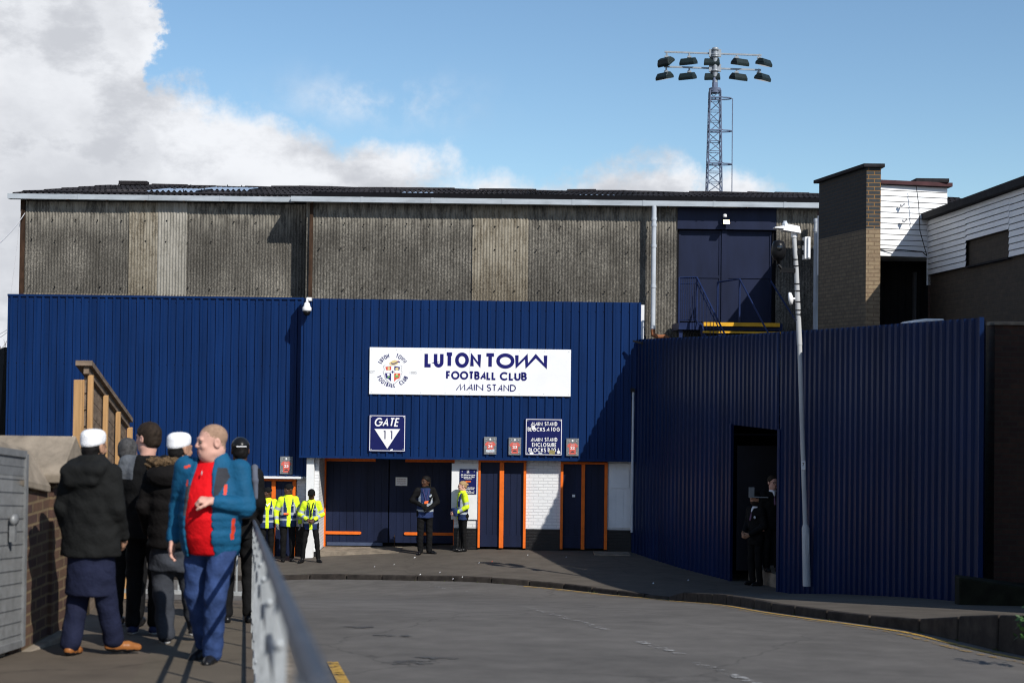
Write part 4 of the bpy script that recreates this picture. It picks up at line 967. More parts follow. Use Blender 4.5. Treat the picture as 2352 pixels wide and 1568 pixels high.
# crest
def crest(root, cx, cz, D, Y, ink, full=True):
    "round club crest: lettering in two arcs, straw hat, quartered shield; D is the outer diameter"
    k = MB(); ro = D*.5; ch = D*.125
    def arcfn(mid, r, inside):
        def fn(u, v, y):
            if inside: t = R(mid)-u/r; rr = r+v
            else: t = R(mid)+u/r; rr = r-v
            return (cx+rr*math.cos(t), y, cz+rr*math.sin(t))
        return fn
    r1 = ro-ch/2
    ls = D*1.02
    for text, mid, wid in (('LUTON', 128, .36), ('TOWN', 55, .34)): letter(k, text, 0, 0, ch, .17, Y, D*wid, .12, 0, 0, arcfn(mid, r1, True))
    for text, mid, wid in (('FOOTBaLL', 242, .58), ('CLUB', 317, .29)): letter(k, text, 0, 0, ch, .17, Y, D*wid, .12, 0, 0, arcfn(mid, r1, False))
    k.build('crest_lettering', ink, root)
    gold = mat('pale_gold_ink', (.75, .60, .28), .5, .1); redi = mat('coral_red_ink', (.70, .09, .06), .5, .05); nv = mat('violet_navy_ink', (.035, .025, .16), .5, .05); gr = mat('grey_ink', (.45, .45, .47), .5, .05); grn = mat('leaf_green_ink', (.18, .42, .12), .5, .1)
    if not full: gold = redi = nv = gr = grn = ink
    h_ = MB(); zc_ = cz+D*.225
    disc(h_, cx+D*.03, zc_-D*.015, D*.135, D*.062, Y, 0, 20, .16); disc(h_, cx+D*.035, zc_+D*.0, D*.095, D*.05, Y-.0006, 2, 18, .22); disc(h_, cx+D*.035, zc_+D*.025, D*.09, D*.042, Y-.0012, 0, 18, .22)
    h_.poly([(cx+D*.12, Y-.0008, zc_+D*.01), (cx+D*.21, Y-.0008, zc_+D*.0), (cx+D*.20, Y-.0008, zc_+D*.03), (cx+D*.12, Y-.0008, zc_+D*.035)], 2); h_.poly([(cx+D*.12, Y-.001, zc_+D*.025), (cx+D*.19, Y-.001, zc_+D*.06), (cx+D*.15, Y-.001, zc_+D*.06)], 1)
    h_.build('crest_hat', [gold, redi, nv], root)
    q = MB(); W = D*.24; zt_, zb_ = cz+D*.13, cz-D*.36
    outl = [(-.30, .17), (-.25, .2), (-.12, .175), (0, .19), (.12, .175), (.25, .2), (.30, .17), (.27, .06), (.31, .0), (.27, -.1), (.24, -.2), (.12, -.3), (0, -.40), (-.12, -.3), (-.24, -.2), (-.27, -.1), (-.31, 0), (-.27, .06)]
    P_ = [(cx+a*D*.92, Y, cz+b*D-.05*D) for a, b in outl]; q.poly(P_, 3)
    q.poly([(cx+a*D*.86, Y-.0006, cz+b*D*.95-.05*D) for a, b in outl], 4)
    t = .045*D
    for sx, col_ in ((-1, 0), (1, 1)): q.poly([(cx+sx*t, Y-.0012, cz+.115*D), (cx+sx*.215*D, Y-.0012, cz+.095*D), (cx+sx*.19*D, Y-.0012, cz-.0*D), (cx+sx*t, Y-.0012, cz-.0*D)], col_)
    for sx, col_ in ((-1, 1), (1, 0)): q.poly([(cx+sx*t, Y-.0012, cz-.085*D), (cx+sx*.225*D, Y-.0012, cz-.085*D), (cx+sx*.2*D, Y-.0012, cz-.23*D), (cx+sx*.11*D, Y-.0012, cz-.26*D), (cx+sx*t, Y-.0012, cz-.33*D)], col_)
    if full:
        disc(q, cx-.115*D, cz+.055*D, .035*D, .045*D, Y-.0018, 2); q.poly([(cx-.14*D, Y-.0018, cz+.005*D), (cx-.09*D, Y-.0018, cz+.005*D), (cx-.10*D, Y-.0019, cz+.05*D), (cx-.13*D, Y-.0019, cz+.05*D)], 2)
        disc(q, cx+.12*D, cz+.04*D, .05*D, .04*D, Y-.0018, 2); disc(q, cx-.125*D, cz-.13*D, .04*D, .038*D, Y-.0018, 4); disc(q, cx-.115*D, cz-.2*D, .05*D, .02*D, Y-.0018, 5, 12, .5)
        disc(q, cx+.12*D, cz-.17*D, .055*D, .045*D, Y-.0018, 5); disc(q, cx+.125*D, cz-.125*D, .025*D, .03*D, Y-.0022, 2)
        disc(q, cx, cz-.045*D, .075*D, .018*D, Y-.0018, 3); disc(q, cx, cz-.05*D, .02*D, .04*D, Y-.0022, 1)
    q.build('crest_shield', [redi, nv, gold, gr, WSIGN if full else NAVYS, grn], root)
    if full:
        e = MB(); ftext(e, 'EST', cx-D*.59, cz-D*.05, D*.075, Y, D*.155); ftext(e, '1885', cx+D*.60, cz-D*.06, D*.075, Y, D*.20); e.build('crest_date', gr, root)
a = at(902, 850, yT); crest(ms, a.x, a.z, 79/s, yT, INK)
# gate sign
c, w, h = rect(847, 952, 932, 1037, YS); gs = thing('gate_sign', 'square navy sign reading GATE 11 over a white triangle', 'sign', (c.x, YS, c.z-h/2)); board(gs, c, w, h, YS, NAVYS, WLET)
line(gs, 'GaTE', 861, 917, 969, 20, .16, WLET, .06, .2)
mb = MB(); a, b, d = at(860, 984.5, yT), at(919, 985, yT), at(889.5, 1030, yT); mb.poly([a, b, d]); mb.build('triangle', WLET, gs)
line(gs, '11', 880, 901, 999, 20, .12, NAVYS, .5, 0, yT-.002)
mb = MB(); a = at(899, 1033, yT-.001); mb.poly([a+Vector((-.035, 0, -.03)), a+Vector((.025, 0, -.01)), a+Vector((.035, 0, .03)), a+Vector((-.025, 0, .012))]); mb.build('sticker', WSIGN, gs)
# blocks sign
c, w, h = rect(1206, 960.5, 1292, 1046, YS); bs = thing('blocks_sign', 'navy sign listing MAIN STAND BLOCKS A TO G with stickers along its foot', 'sign', (c.x, YS, c.z-h/2)); board(bs, c, w, h, YS, NAVYS, WLET)
for text, x0, x1, yy in (('MAIN', 1219, 1246, 973), ('STAND', 1251, 1280, 973), ('BLOCKS', 1212, 1252, 985.5), ('A', 1255, 1262, 985.5), ('TO', 1265, 1276, 985.5), ('G', 1278.5, 1286, 985.5), ('MAIN', 1219, 1246, 1009), ('STAND', 1251, 1280, 1009), ('ENCLOSURE', 1222, 1278, 1021), ('BLOCKS', 1214, 1254, 1033), ('B', 1258, 1262.5, 1033), ('TO', 1266, 1277, 1033), ('J', 1280, 1283, 1033)):
    line(bs, text, x0, x1, yy, 9.4, .16, WLET, .12)
for (px, py, w_, h_, rot, mm) in ((1225, 982, .085, .10, .15, PLASW), (1221, 1041, .09, .06, 0, WSIGN), (1241, 1041, .09, .05, .1, PIPE), (1252, 1042, .03, .03, .3, RLIGHT), (1268, 1038, .135, .10, -.08, mat('khaki_sticker', (.28, .24, .10), .5, .3, 30)), (1283, 1038, .07, .07, .4, PLASW)):
    a = at(px, py, yT-.003); mb = MB(); cs, sn = math.cos(rot), math.sin(rot)
    mb.poly([(a.x+u*cs-v*sn, a.y, a.z+u*sn+v*cs) for u, v in ((-w_/2, -h_/2), (w_/2, -h_/2), (w_/2, h_/2), (-w_/2, h_/2))]); mb.build('sticker', mm, bs)
# turnstile signs
GLS = mat('frosted_sign_panel', (.19, .20, .21), .25, .4, 25); SHIRT = mat('salmon_shirt_print', (.60, .125, .10), .5, .12, 12); PIN = mat('dark_collar_print', (.05, .05, .06), .5)
def shirt_sign(px, py, num, label, Y=YS):
    c, w, h = rect(px-14.3, py-20, px+14.3, py+20, Y); t = thing('turnstile_sign', label, 'sign', (c.x, Y, c.z-h/2), 0, 'turnstile number signs'); board(t, c, w, h, Y, GLS)
    k = MB(); y = Y-.003; S = w/.3
    pts = [(-.045, .10), (-.02, .085), (.02, .085), (.045, .10), (.075, .095), (.125, .05), (.118, -.0), (.085, -.005), (.078, .02), (.075, -.17), (-.075, -.17), (-.078, .02), (-.085, -.005), (-.118, -.0), (-.125, .05), (-.075, .095)]
    # two convex-ish pieces: body and sleeves
    k.poly([(c.x+a*S, y, c.z+b*S) for a, b in ((-.078, -.17), (.078, -.17), (.08, .05), (.045, .10), (.02, .085), (-.02, .085), (-.045, .10), (-.08, .05))])
    for sx in (-1, 1): k.poly([(c.x+sx*a*S, y-.0005, c.z+b*S) for a, b in ((.05, .099), (.082, .09), (.128, .04), (.118, -.005), (.076, -.0))])
    k.build('shirt', SHIRT, t)
    k = MB(); ftext(k, 'TURNSTILE', c.x, c.z+.058*S, .018*S, y-.002, .105*S, 0, .01); ftext(k, num, c.x, c.z-.015*S, .068*S, y-.002, .11*S, 0, .03); k.build('lettering', WLET, t)
    k = MB(); disc(k, c.x, c.z+.155*S, .022*S, .026*S, y, 0); k.build('badge', PLASW, t)
    k = MB(); k.poly([(c.x+a*S, y-.002, c.z+b*S) for a, b in ((-.045, -.125), (.04, -.125), (.045, -.105), (.0, -.09), (-.04, -.105))]); k.build('boot_print', PIN, t)
    return t
shirt_sign(1126, 1023, '24', 'turnstile 24 sign with red shirt, a sticker torn across its foot')
a = at(1126, 1035, YS-.006); mb = MB(); mb.quad(a+Vector((-.1, 0, -.04)), a+Vector((.1, 0, -.035)), a+Vector((.1, 0, .04)), a+Vector((-.1, 0, .03)))
mb.build('sticker', mat('torn_sticker', (.5, .55, .6), .5, .5, 30), bpy.data.objects['turnstile_sign'])
shirt_sign(1182.5, 1024.5, '23', 'turnstile 23 sign with red shirt left of the blocks sign')
shirt_sign(1315, 1026.5, '22', 'turnstile 22 sign with red shirt right of the blocks sign')
shirt_sign(657.5, 1068, '25', 'turnstile 25 sign with red shirt on the left wing, half in shadow', YBL-.05)
# white board and delivery notice by the gate
YN = YBR-.03
c, w, h = rect(1037, 1064, 1101, 1192, YN); wb = MB(); wb.box(c.x-w/2, c.x+w/2, YN-.012, YN+.012, c.z-h/2, c.z+h/2)
tag(wb.build('backing_board', WHITE, bevel=.004), 'tall plain white board behind the delivery notice, right of the gate', 'board')
YN2 = YN-.03; c, w, h = rect(1055.5, 1077, 1094.5, 1134, YN2); ds = thing('delivery_sign', 'navy notice about deliveries with an orange arrow on the white board', 'sign', (c.x, YN2, c.z-h/2)); board(ds, c, w, h, YN2, NAVYS, th=.015)
mb = MB(); y = YN2-.003
for text, yy, ww in (('All deliveries must', 1090, 33), ('be made to Main', 1094.5, 30), ('Reception.', 1098.5, 19), ('Turn down the hill, then', 1119.5, 31), ('in at the metal gates.', 1123, 29), ('Thank You', 1127, 12), ('Town Football Club', 1130.5, 28)):
    a = at(1075, yy, y); ftext(mb, text, a.x, a.z, 3.6/s, y, ww/s, 0, .02)
mb.build('lettering', WLET, ds)
a = at(1075, 1082.5, y); crest(ds, a.x, a.z, .085, y, WLET, False)
mb = MB(); a = at(1069, 1114, y); L_ = [(0, 0), (.035, 0), (.035, .075), (.13, .075), (.13, .11), (0, .11)]
mb.poly([(a.x+u, y, a.z+v) for u, v in L_[:3]+[(.035, .11), (0, .11)]]); mb.poly([(a.x+u, y-.0004, a.z+v) for u, v in ((.034, .075), (.13, .075), (.13, .11), (.034, .11))]); mb.build('arrow', ORANGE, ds)
c, w, h = rect(908.5, 1095.5, 935.5, 1115, YG-.02); pn = thing('paper_notice', 'small white paper notice pinned in the shade on the gate', 'notice', (c.x, YG-.02, c.z-h/2))
board(pn, c, w, h, YG-.012, PLASW, th=.006, screws=False, name='sheet'); mb = MB(); y = YG-.016
for text, yy, ww in (('NO DELIVERIES HERE', 1100, 21), ('Please go to Main Reception', 1104.5, 22), ('on the other side of stand', 1108, 20), ('Thank you', 1111, 8)):
    a = at(922, yy, y); ftext(mb, text, a.x, a.z, 2.2/s, y, ww/s)
mb.build('lettering', mat('faded_red_ink', (.35, .12, .12), .6), pn)
c, w, h = rect(1402, 1078, 1446, 1121, YBR-.05); mb = MB(); mb.box(c.x-w/2, c.x+w/2, YBR-.052, YBR-.034, c.z-h/2, c.z+h/2)
tag(mb.build('blank_board', WHITE, bevel=.004), 'blank square white board on the timber panel beside the drainpipe', 'board')
c, w, h = rect(164, 998, 196, 1042, YBL-.05); hs = thing('navy_sign', 'navy sign with thin white border half hidden by the timber fence', 'sign', (c.x, YBL-.05, c.z-h/2)); board(hs, c, w, h, YBL-.05, NAVYS, WLET)
a = at(1292, 1136, YBR); mb = MB(); a = at(1317.5, 1138, YBR-.01); mb.box(a.x-.035, a.x+.035, YBR-.016, YBR-.008, a.z-.03, a.z+.03); tag(mb.build('door_label', PLASW), 'tiny white label stuck on the shaded door under sign 22', 'label')

# ------------------------------------------------------------------ cameras on the stand
a = at(708, 689, YB-.02); cc = thing('dome_camera', 'white dome security camera on the corner of the blue box', 'camera', a)
mb = MB(); mb.box(a.x-.02, a.x+.09, a.y-.1, a.y+.03, a.z-.02, a.z+.06); mb.tube([a+Vector((.03, -.05, .03)), a+Vector((.0, -.17, .02)), a+Vector((-.0, -.2, -.06))], .03, 10); mb.build('bracket', PLASW, cc)
mb = MB(); b = a+Vector((0, -.2, -.06)); mb.lathe(b, [(.04, 0), (.065, -.03), (.08, -.1), (.108, -.13), (.108, -.20), (.10, -.21)], 18); mb.build('housing', PLASW, cc)
mb = MB(); mb.lathe(b, [(.092, -.211), (.088, -.25), (.065, -.30), (.02, -.325)], 18); mb.build('dome', BLACK, cc)
a = at(1466, 786, 33.6); mb = MB(); mb.bar(a+Vector((-.12, 0, .03)), a+Vector((.12, -.1, -.03)), .07, .04); mb.tube([a+Vector((.1, -.05, 0)), a+Vector((.2, .15, .0))], .02, 6)
tag(mb.build('wall_light', BLACK), 'small dark flood light on the left top corner of the ribbed wall', 'lamp')

# ------------------------------------------------------------------ floodlight mast far behind the roof
YM = 64.; s2 = FPX/YM
b0 = at(1640, 420, YM); mx = b0.x
ft = thing('floodlight_mast', 'tall blue-grey lattice floodlight mast with two rows of lamps behind the roof', 'floodlight', (mx, YM, -.5))
zb_, zt_ = -.5, AZ(1640, 209, YM); xtop = AX(1640, 209, YM); xbot = AX(1636.5, 440, YM); 
def mc(z): # mast axis
    f = (z-zb_)/(zt_-zb_); return mx
def mw(z): return .235+(.33-.235)*(zt_-z)/5.0
mb = MB(); corners = ((-1, -1), (1, -1), (1, 1), (-1, 1))
for sx, sy in corners: mb.tube([(mx+sx*mw(zb_), YM+sy*mw(zb_), zb_), (mx+sx*mw(zt_), YM+sy*mw(zt_), zt_)], .028, 6)
z = zt_; k = 0
while z > 4:
    z2 = z-.46; w1, w2 = mw(z), mw(z2)
    P1 = [(mx+a*w1, YM+b*w1, z) for a, b in corners]; P2 = [(mx+a*w2, YM+b*w2, z2) for a, b in corners]
    for i in range(4):
        j = (i+1) % 4
        mb.tube([P1[i], P1[j]], .016, 4, cap=False); mb.tube([P1[i], P2[j]] if (k+i) % 2 else [P1[j], P2[i]], .018, 4, cap=False)
    z = z2; k += 1
mb.build('lattice', MAST, ft)
for z in (AZ(1640, 226, YM), AZ(1640, 301, YM), AZ(1640, 377, YM)):
    mb = MB(); w1 = mw(z)
    pts = [(mx+w1, YM-w1, z+.03)]+[(mx+w1+.1+.40*math.cos(R(a)), YM+.0+.26*math.sin(R(a)), z) for a in range(-90, 91, 15)]+[(mx+w1, YM+w1, z+.03)]
    mb.tube(pts, .03, 6)
    for sx, sy in corners: mb.tube([(mx+sx*w1, YM+sy*w1, z), (mx+corners[(corners.index((sx, sy))+1) % 4][0]*w1, YM+corners[(corners.index((sx, sy))+1) % 4][1]*w1, z)], .035, 5)
    mb.build('ladder_hoop', MAST, ft)
mb = MB(); xr2 = mx+.28+.1+.40; mb.tube([(xr2+.02, YM, AZ(1640, 226, YM)), (xr2+.05, YM, 3)], .022, 5); mb.build('safety_line', MAST, ft)
mb = MB(); zt2 = AZ(1640, 112, YM); zq = AZ(1640, 190, YM)
mb.tube([(mx, YM, zt_-.1), (mx, YM, zt_+.12)], .27, 8); mb.tube([(mx, YM, zt_), (mx, YM, zq)], .13, 10); mb.tube([(mx-.05, YM-.1, zt_+.1), (mx-.05, YM-.1, zq+.2)], .06, 8); mb.build('head_bracket', MAST, ft)
mb = MB(); mb.tube([(mx, YM, zq-.05), (mx, YM, zt2)], .12, 14); mb.lathe((mx, YM, zt2), [(.15, -.1), (.15, .02), (.1, .05)], 14); 
for z in (AZ(1640, 163, YM), AZ(1640, 130, YM), AZ(1640, 126, YM)): mb.lathe((mx, YM, z), [(.17, -.04), (.17, .04)], 14)
mb.build('head_tube', MASTG, ft)
rows = ((121, AX(1527, 121, YM), AX(1750, 126, YM)), (155, AX(1526, 154, YM), AX(1749, 158, YM)))
for ri, (py, xa_, xb_) in enumerate(rows):
    zc_ = AZ(1638, py+1, YM)+.0; mb = MB(); mb.bar((xa_, YM+.12, zc_+.05), (xb_, YM+.12, zc_-.05), .07, .07); mb.box(mx-.27, mx+.27, YM+.0, YM+.1, zc_-.17, zc_+.17); mb.build('cross_arm', MASTG, ft)
    for li, px in enumerate(((1530, 1582, 1636, 1701, 1756), (1527, 1580, 1637, 1697, 1753))[ri]):
        hx = (AX((1532, 1584, 1636, 1693, 1745)[li], py, YM), AX((1531, 1584, 1637, 1693, 1744)[li], py, YM))[ri]
        xc = AX(px, py+16, YM); zc2 = zc_-.42; turn = (R(52), R(30), R(8), R(-30), R(-48))[li]
        tilt = R(-36) if not (ri == 0 and li == 0) else R(-60)
        L = MB()
        # casing: lens frame and a narrower rounded back, front pointing down and away over the pitch
        wv, hv = .36, .24
        fr = [(-wv, -hv), (wv, -hv), (wv, hv), (-wv, hv)]; bk = [(-.33, -.1), (.33, -.1), (.33, .1), (-.33, .1)]
        Mx = Matrix.Translation((xc, YM+.12, zc2)) @ Matrix.Rotation(-turn, 4, 'Z') @ Matrix.Rotation(R(-76) if ri or li else R(-52), 4, 'X')
        f1 = [Mx @ Vector((a, .10, b)) for a, b in fr]; f2 = [Mx @ Vector((a, -.02, b)) for a, b in fr]; b3 = [Mx @ Vector((a, -.20, b)) for a, b in bk]
        L.hexa(f2, f1); L.hexa(b3, f2)
        lo = L.build('flood_lamp', LAMPB, ft, .02)
        g_ = MB(); q = [Mx @ Vector((a*.92, .104, b*.9)) for a, b in fr]; g_.quad(*q); g_.build('lamp_glass', LGLASS, lo)
        y_ = MB(); y_.tube([(hx, YM+.12, zc_), (hx, YM+.12, zc_-.16), (xc, YM+.12, zc2+.1)], .04, 6); y_.box(hx-.09, hx+.09, YM+.06, YM+.18, zc_-.2, zc_-.13); y_.build('lamp_bracket', MASTG, lo)

# ------------------------------------------------------------------ leaning lamp post with its equipment
YP = 24.7; b0 = at(1852.5, 1337, YP)
lp = thing('lamp_post', 'leaning grey lamp post standing against the ribbed blue wall', 'lamp post', b0)
def pp(px, py): return at(px, py, YP)
mb = MB(); mb.tube([pp(1853, 1345), pp(1850.5, 1212), pp(1850, 1204)], [.069, .067, .045], 14); mb.build('base_sleeve', POST, lp)
mb = MB(); mb.box(b0.x-.045, b0.x+.02, b0.y-.085, b0.y-.06, b0.z+.5, b0.z+.85); mb.build('access_door', POST, lp)
mb = MB(); mb.tube([pp(1850, 1210), pp(1843, 1000), pp(1836.5, 790)], .041, 14); mb.tube([pp(1836.5, 792), pp(1836, 780), pp(1829, 620), pp(1823, 530)], [.046, .046, .042, .039], 14); mb.build('pole', POST, lp)
mb = MB()
for px, py in ((1826, 596), (1827, 611), (1830, 652), (1831.5, 668), (1833, 693), (1834, 712), (1834.5, 722)): c_ = pp(px, py); mb.tube([c_+Vector((0, 0, -.008)), c_+Vector((0, 0, .008))], .054, 14)
mb.build('band_clamps', BLACK, lp)['kind'] = 'stuff'
mb = MB(); a, b = pp(1838, 527), pp(1798, 522)
mb.hexa([(b.x-.02, YP-.13, b.z-.06), (a.x, YP-.1, a.z-.075), (a.x, YP+.1, a.z-.075), (b.x-.02, YP+.13, b.z-.06)], [(b.x+.03, YP-.08, b.z+.06), (a.x-.02, YP-.06, a.z+.05), (a.x-.02, YP+.06, a.z+.05), (b.x+.03, YP+.08, b.z+.06)])
c_ = pp(1777, 523); mb.hexa([(c_.x, YP-.1, c_.z-.015), (b.x, YP-.14, b.z-.04), (b.x, YP+.14, b.z-.04), (c_.x, YP+.1, c_.z-.015)], [(c_.x, YP-.09, c_.z+.005), (b.x, YP-.12, b.z+.02), (b.x, YP+.12, b.z+.02), (c_.x, YP+.09, c_.z+.005)])
hd = mb.build('lantern_head', PLASW, lp, .015)
mb = MB(); c_ = pp(1803, 517); mb.lathe(c_, [(.05, -.02), (.05, .03), (.035, .05), (.035, .07)], 12); mb.build('photocell', PIPE, hd)
mb = MB(); mb.tube([pp(1824, 545), pp(1823, 530), pp(1828, 529)], .055, 10); mb.build('spigot', PLASW, lp)
mb = MB(); c_ = pp(1843.6, 1068); mb.box(c_.x-.035, c_.x+.035, YP-.056, YP-.05, c_.z-.075, c_.z+.075); npl = mb.build('number_plate', WSIGN, lp)
mb = MB(); ftext(mb, '7', c_.x, c_.z+.02, .06, YP-.058, .035, 0, .02); mb.build('lettering', BLACK, npl)
# cabinet
ec = thing('equipment_cabinet', 'white equipment box strapped near the top of the leaning lamp post', 'box', pp(1848, 597)); a, b = pp(1840, 545), pp(1857, 596)
mb = MB(); mb.box(a.x+.04, b.x+.01, YP-.12, YP+.10, b.z, a.z); mb.build('box_body', PLASW, ec, .01); mb = MB(); mb.box(a.x+.09, b.x+.0, YP-.155, YP-.122, b.z+.015, a.z-.005); mb.build('box_door', WSIGN, ec, .008)
mb = MB()
for z in (a.z-.1, b.z+.12): mb.box(a.x-.06, a.x+.04, YP-.04, YP+.04, z-.04, z+.04)
mb.build('strap_bracket', BLACK, ec)
# ball camera
c_ = pp(1788, 577); bc = thing('ball_camera', 'round black camera on a short arm left of the lamp post', 'camera', c_)
mb = MB(); mb.lathe(c_, [(.02, .19), (.09, .17), (.115, .1), (.125, .03), (.125, -.06), (.11, -.10), (.08, -.145), (.03, -.17), (.025, -.22)], 20); mb.build('ball', BLACK, bc)
mb = MB(); q0_, q1_ = pp(1797, 622), pp(1826, 619); mb.box(q0_.x-.03, q1_.x, YP-.05, YP+.05, q0_.z-.03, q0_.z+.05); mb.tube([c_+Vector((0, 0, -.24)), q0_+Vector((.02, 0, .0))], .03, 8); mb.box(q0_.x+.02, q1_.x-.02, YP-.054, YP-.051, q0_.z+.01, q0_.z+.03); mb.build('arm', BLACK, bc)
mb = MB(); mb.lathe((c_.x, YP-.115, c_.z+.05), [(.055, 0), (.05, .02), (.02, .03)], 14, (0, -1, 0)); mb.build('lens', mat('dark_lens', (.01, .011, .012), .05, .1, spec=1.), bc)
a = pp(1815, 686); an = thing('disc_antenna', 'small white disc antenna clipped to the left of the lamp post', 'antenna', a)
mb = MB(); mb.lathe(a, [(.05, -.03), (.105, -.02), (.115, .0), (.10, .03), (.04, .05)], 18, (1, -.25, .12)); mb.build('disc', PLASW, an); mb = MB(); mb.tube([a, pp(1831, 686)], .02, 8); mb.build('arm', PLASW, an)
mb = MB(); mb.tube([(a.x+.1+.08*math.cos(R(t)), YP-.03, a.z-.28+.085*math.sin(R(t))) for t in range(0, 361, 24)], .006, 5); mb.build('cable_loop', BLACK, an)

# ------------------------------------------------------------------ railing along the path
rr = thing('railing', 'galvanised pedestrian railing running down the path and turning left at its end', 'railing', (railx(9), 9, gz(-.5, 9)))
def rp(Y, h): return Vector((railx(Y), Y, gz(-.5, Y)+h))
Ye = 16.0; E0 = rp(Ye, 0); EL = Vector((-7.2, Ye+.35, E0.z))
HR = .96
def run(f0, f1, n): return [f0.lerp(f1, i/n) for i in range(n+1)]
ysl = lin(1.55, Ye, 16)
mb = MB(); mb.tube([rp(Y, HR) for Y in ysl], .018, 12); mb.tube([E0+Vector((0, 0, HR)), EL+Vector((0, 0, HR))], .03, 10); mb.build('handrail', GALVD, rr)
mb = MB()
for a, b in zip(ysl, ysl[1:]): mb.bar(rp(a, HR-.24), rp(b, HR-.24), .016, .04)
mb.bar(E0+Vector((0, 0, HR-.24)), EL+Vector((0, 0, HR-.24)), .03, .045); mb.build('mid_rail', GALVD, rr); mb = MB()
for a, b in zip(ysl, ysl[1:]): mb.bar(rp(a, .12), rp(b, .12), .016, .03)
mb.bar(E0+Vector((0, 0, .12)), EL+Vector((0, 0, .12)), .03, .045); mb.build('bottom_rail', GALV, rr)
post_ys = []
Y = 1.95
while Y < Ye: post_ys.append(Y); Y += 1.32
def post(p, up):
    b = MB(); b.bar(p+Vector((0, 0, -.05)), p+Vector((0, 0, HR-.02)), .026, .016, up=up); o = b.build('post', GALV, rr)
    k = MB()
    for h_ in (HR-.12, .2): k.lathe(p+Vector((0, 0, h_))-Vector(up)*.009, [(.011, 0), (.010, .006), (.004, .008)], 8, tuple(-Vector(up)))
    k.build('bolts', GALV, o)
for Y in post_ys: post(rp(Y, 0), (.12, .99, 0))
for i in range(1, 5): post(E0.lerp(EL, i/4), (0, 1, 0))
mb = MB()
n = int((E0-EL).length/.11)
for i in range(n): p = E0.lerp(EL, (i+.5)/n); mb.bar(p+Vector((0, 0, .12)), p+Vector((0, 0, HR-.24)), .02, .014, up=(0, 1, 0))
mb.build('infill_bars', GALV, rr)['kind'] = 'stuff'

# ------------------------------------------------------------------ timber fence beyond the brick wall
Fa = at(196, 838, 14.2); Fb = at(288, 962, 17.4); fd = Vector((Fb.x-Fa.x, Fb.y-Fa.y, 0)); 
fe = thing('timber_fence', 'stepped timber fence with pale posts and grey boards left of the queue', 'fence', (Fa.x, Fa.y, 1.5))
def fp(t, z=0.): p = Fa.lerp(Fb, t); return Vector((p.x, p.y, p.z+z))
nrm_ = Vector((fd.y, -fd.x, 0)).normalized(); nrm_ = nrm_ if nrm_.x > 0 else -nrm_
mb = MB()
for k in range(15):
    z0 = -.12-.165*k; mb.bar(fp(0, z0-.08), fp(1, z0-.08), .025, .155)
mb.build('boards', WOODG, fe)
mb = MB(); mb.bar(fp(-.03, -.0), fp(1.03, -.0), .16, .05); mb.bar(fp(-.02, -.06)+nrm_*.02, fp(1.02, -.06)+nrm_*.02, .05, .08); mb.build('cap_rail', WOODG, fe)
for t, w_ in ((.0, .05), (.34, .05), (.66, .05), (1.0, .06)):
    p = fp(t)+nrm_*.055; b = MB(); b.box(p.x-w_/2, p.x+w_/2, p.y-w_/2, p.y+w_/2, .6, p.z-.10); b.build('post', WOOD, fe, .006)
p = fp(-.02)-nrm_*.035; b = MB(); b.box(p.x-.05, p.x+.035, p.y-.06, p.y+.03, .6, p.z-.16); b.build('post', WOOD, fe, .006)

# ------------------------------------------------------------------ brick wall with heavy copings, mesh gate
A = hit(70, 1487, lambda x, y: gz(-.5, y)); wx = A.x; wy0 = 10.6; wy1 = 11.7
zw0 = at(100, 1103, 11.6).z
lw = thing('path_wall', 'brown brick wall with heavy pitched concrete coping along the path', 'wall', (wx-.2, 12, gz(-.5, 12)))
mb = MB(); mb.hexa([(wx-.34, wy0, 1.2), (wx, wy0, 1.2), (wx, wy1, 1.2), (wx-.34, wy1, 1.2)], [(wx-.34, wy0, zw0+.04), (wx, wy0, zw0+.04), (wx, wy1, zw0-.06), (wx-.34, wy1, zw0-.06)]); mb.build('brickwork', BRKL, lw)
mb = MB(); mb.box(wx+.0005, wx+.10, wy0-.6, wy1, 1.2, gz(-.5, 11)+.02); mb.build('footing', CONC, lw, .02)
# pitched coping: gable end towards the viewer, ridge running away
def cope(p, q, w, h, lip, name='coping'):
    p = Vector(p); q = Vector(q); d = (q-p); d.z = 0; sd = Vector((d.y, -d.x, 0)).normalized()*w
    b = MB(); up = Vector((0, 0, 1))
    a = [p-sd, p+sd, p+sd+up*lip, p+up*h, p-sd+up*lip]; e = [q-sd, q+sd, q+sd+up*lip, q+up*h, q-sd+up*lip]
    b.add(a+e, [(0, 1, 2, 3, 4), (9, 8, 7, 6, 5), (0, 5, 6, 1), (1, 6, 7, 2), (2, 7, 8, 3), (3, 8, 9, 4), (4, 9, 5, 0)]); return b.build(name, CONC, lw, .01)
cope((wx-.13, wy0-.12, zw0+.06), (wx-.13, 11.35, zw0-.075), .17, .34, .05)
cope((wx-.9, 11.72, zw0-.0), (wx+.12, 11.72, zw0-.0), .36, .36, .07)
mb = MB(); mb.box(wx-.34, wx+.03, 11.45, 11.98, 1.2, zw0-.005); mb.build('brick_pier', BRKL, lw)
gm = thing('mesh_gate', 'galvanised welded-mesh gate standing open at the left edge of the path', 'gate', (wx+.1, 9.8, gz(-.5, 9.8)))
g0 = Vector((wx+.03, 10.75, gz(-.5, 10.9)+.06)); g1 = Vector((wx+.10, 9.2, gz(-.5, 9.2)+.06-.12)); Hm = at(60, 1040, 10.9).z-g0.z
g1.z = gz(-.5, 9.2)+.06
up = Vector((0, 0, 1))
mb = MB(); 
for a, b in ((g0+up*Hm, g1+up*Hm), (g0+up*.02, g1+up*.02)): mb.bar(a, b, .04, .05)
mb.bar(g0+up*(Hm-.1), g1+up*(Hm-.1), .012, .13)
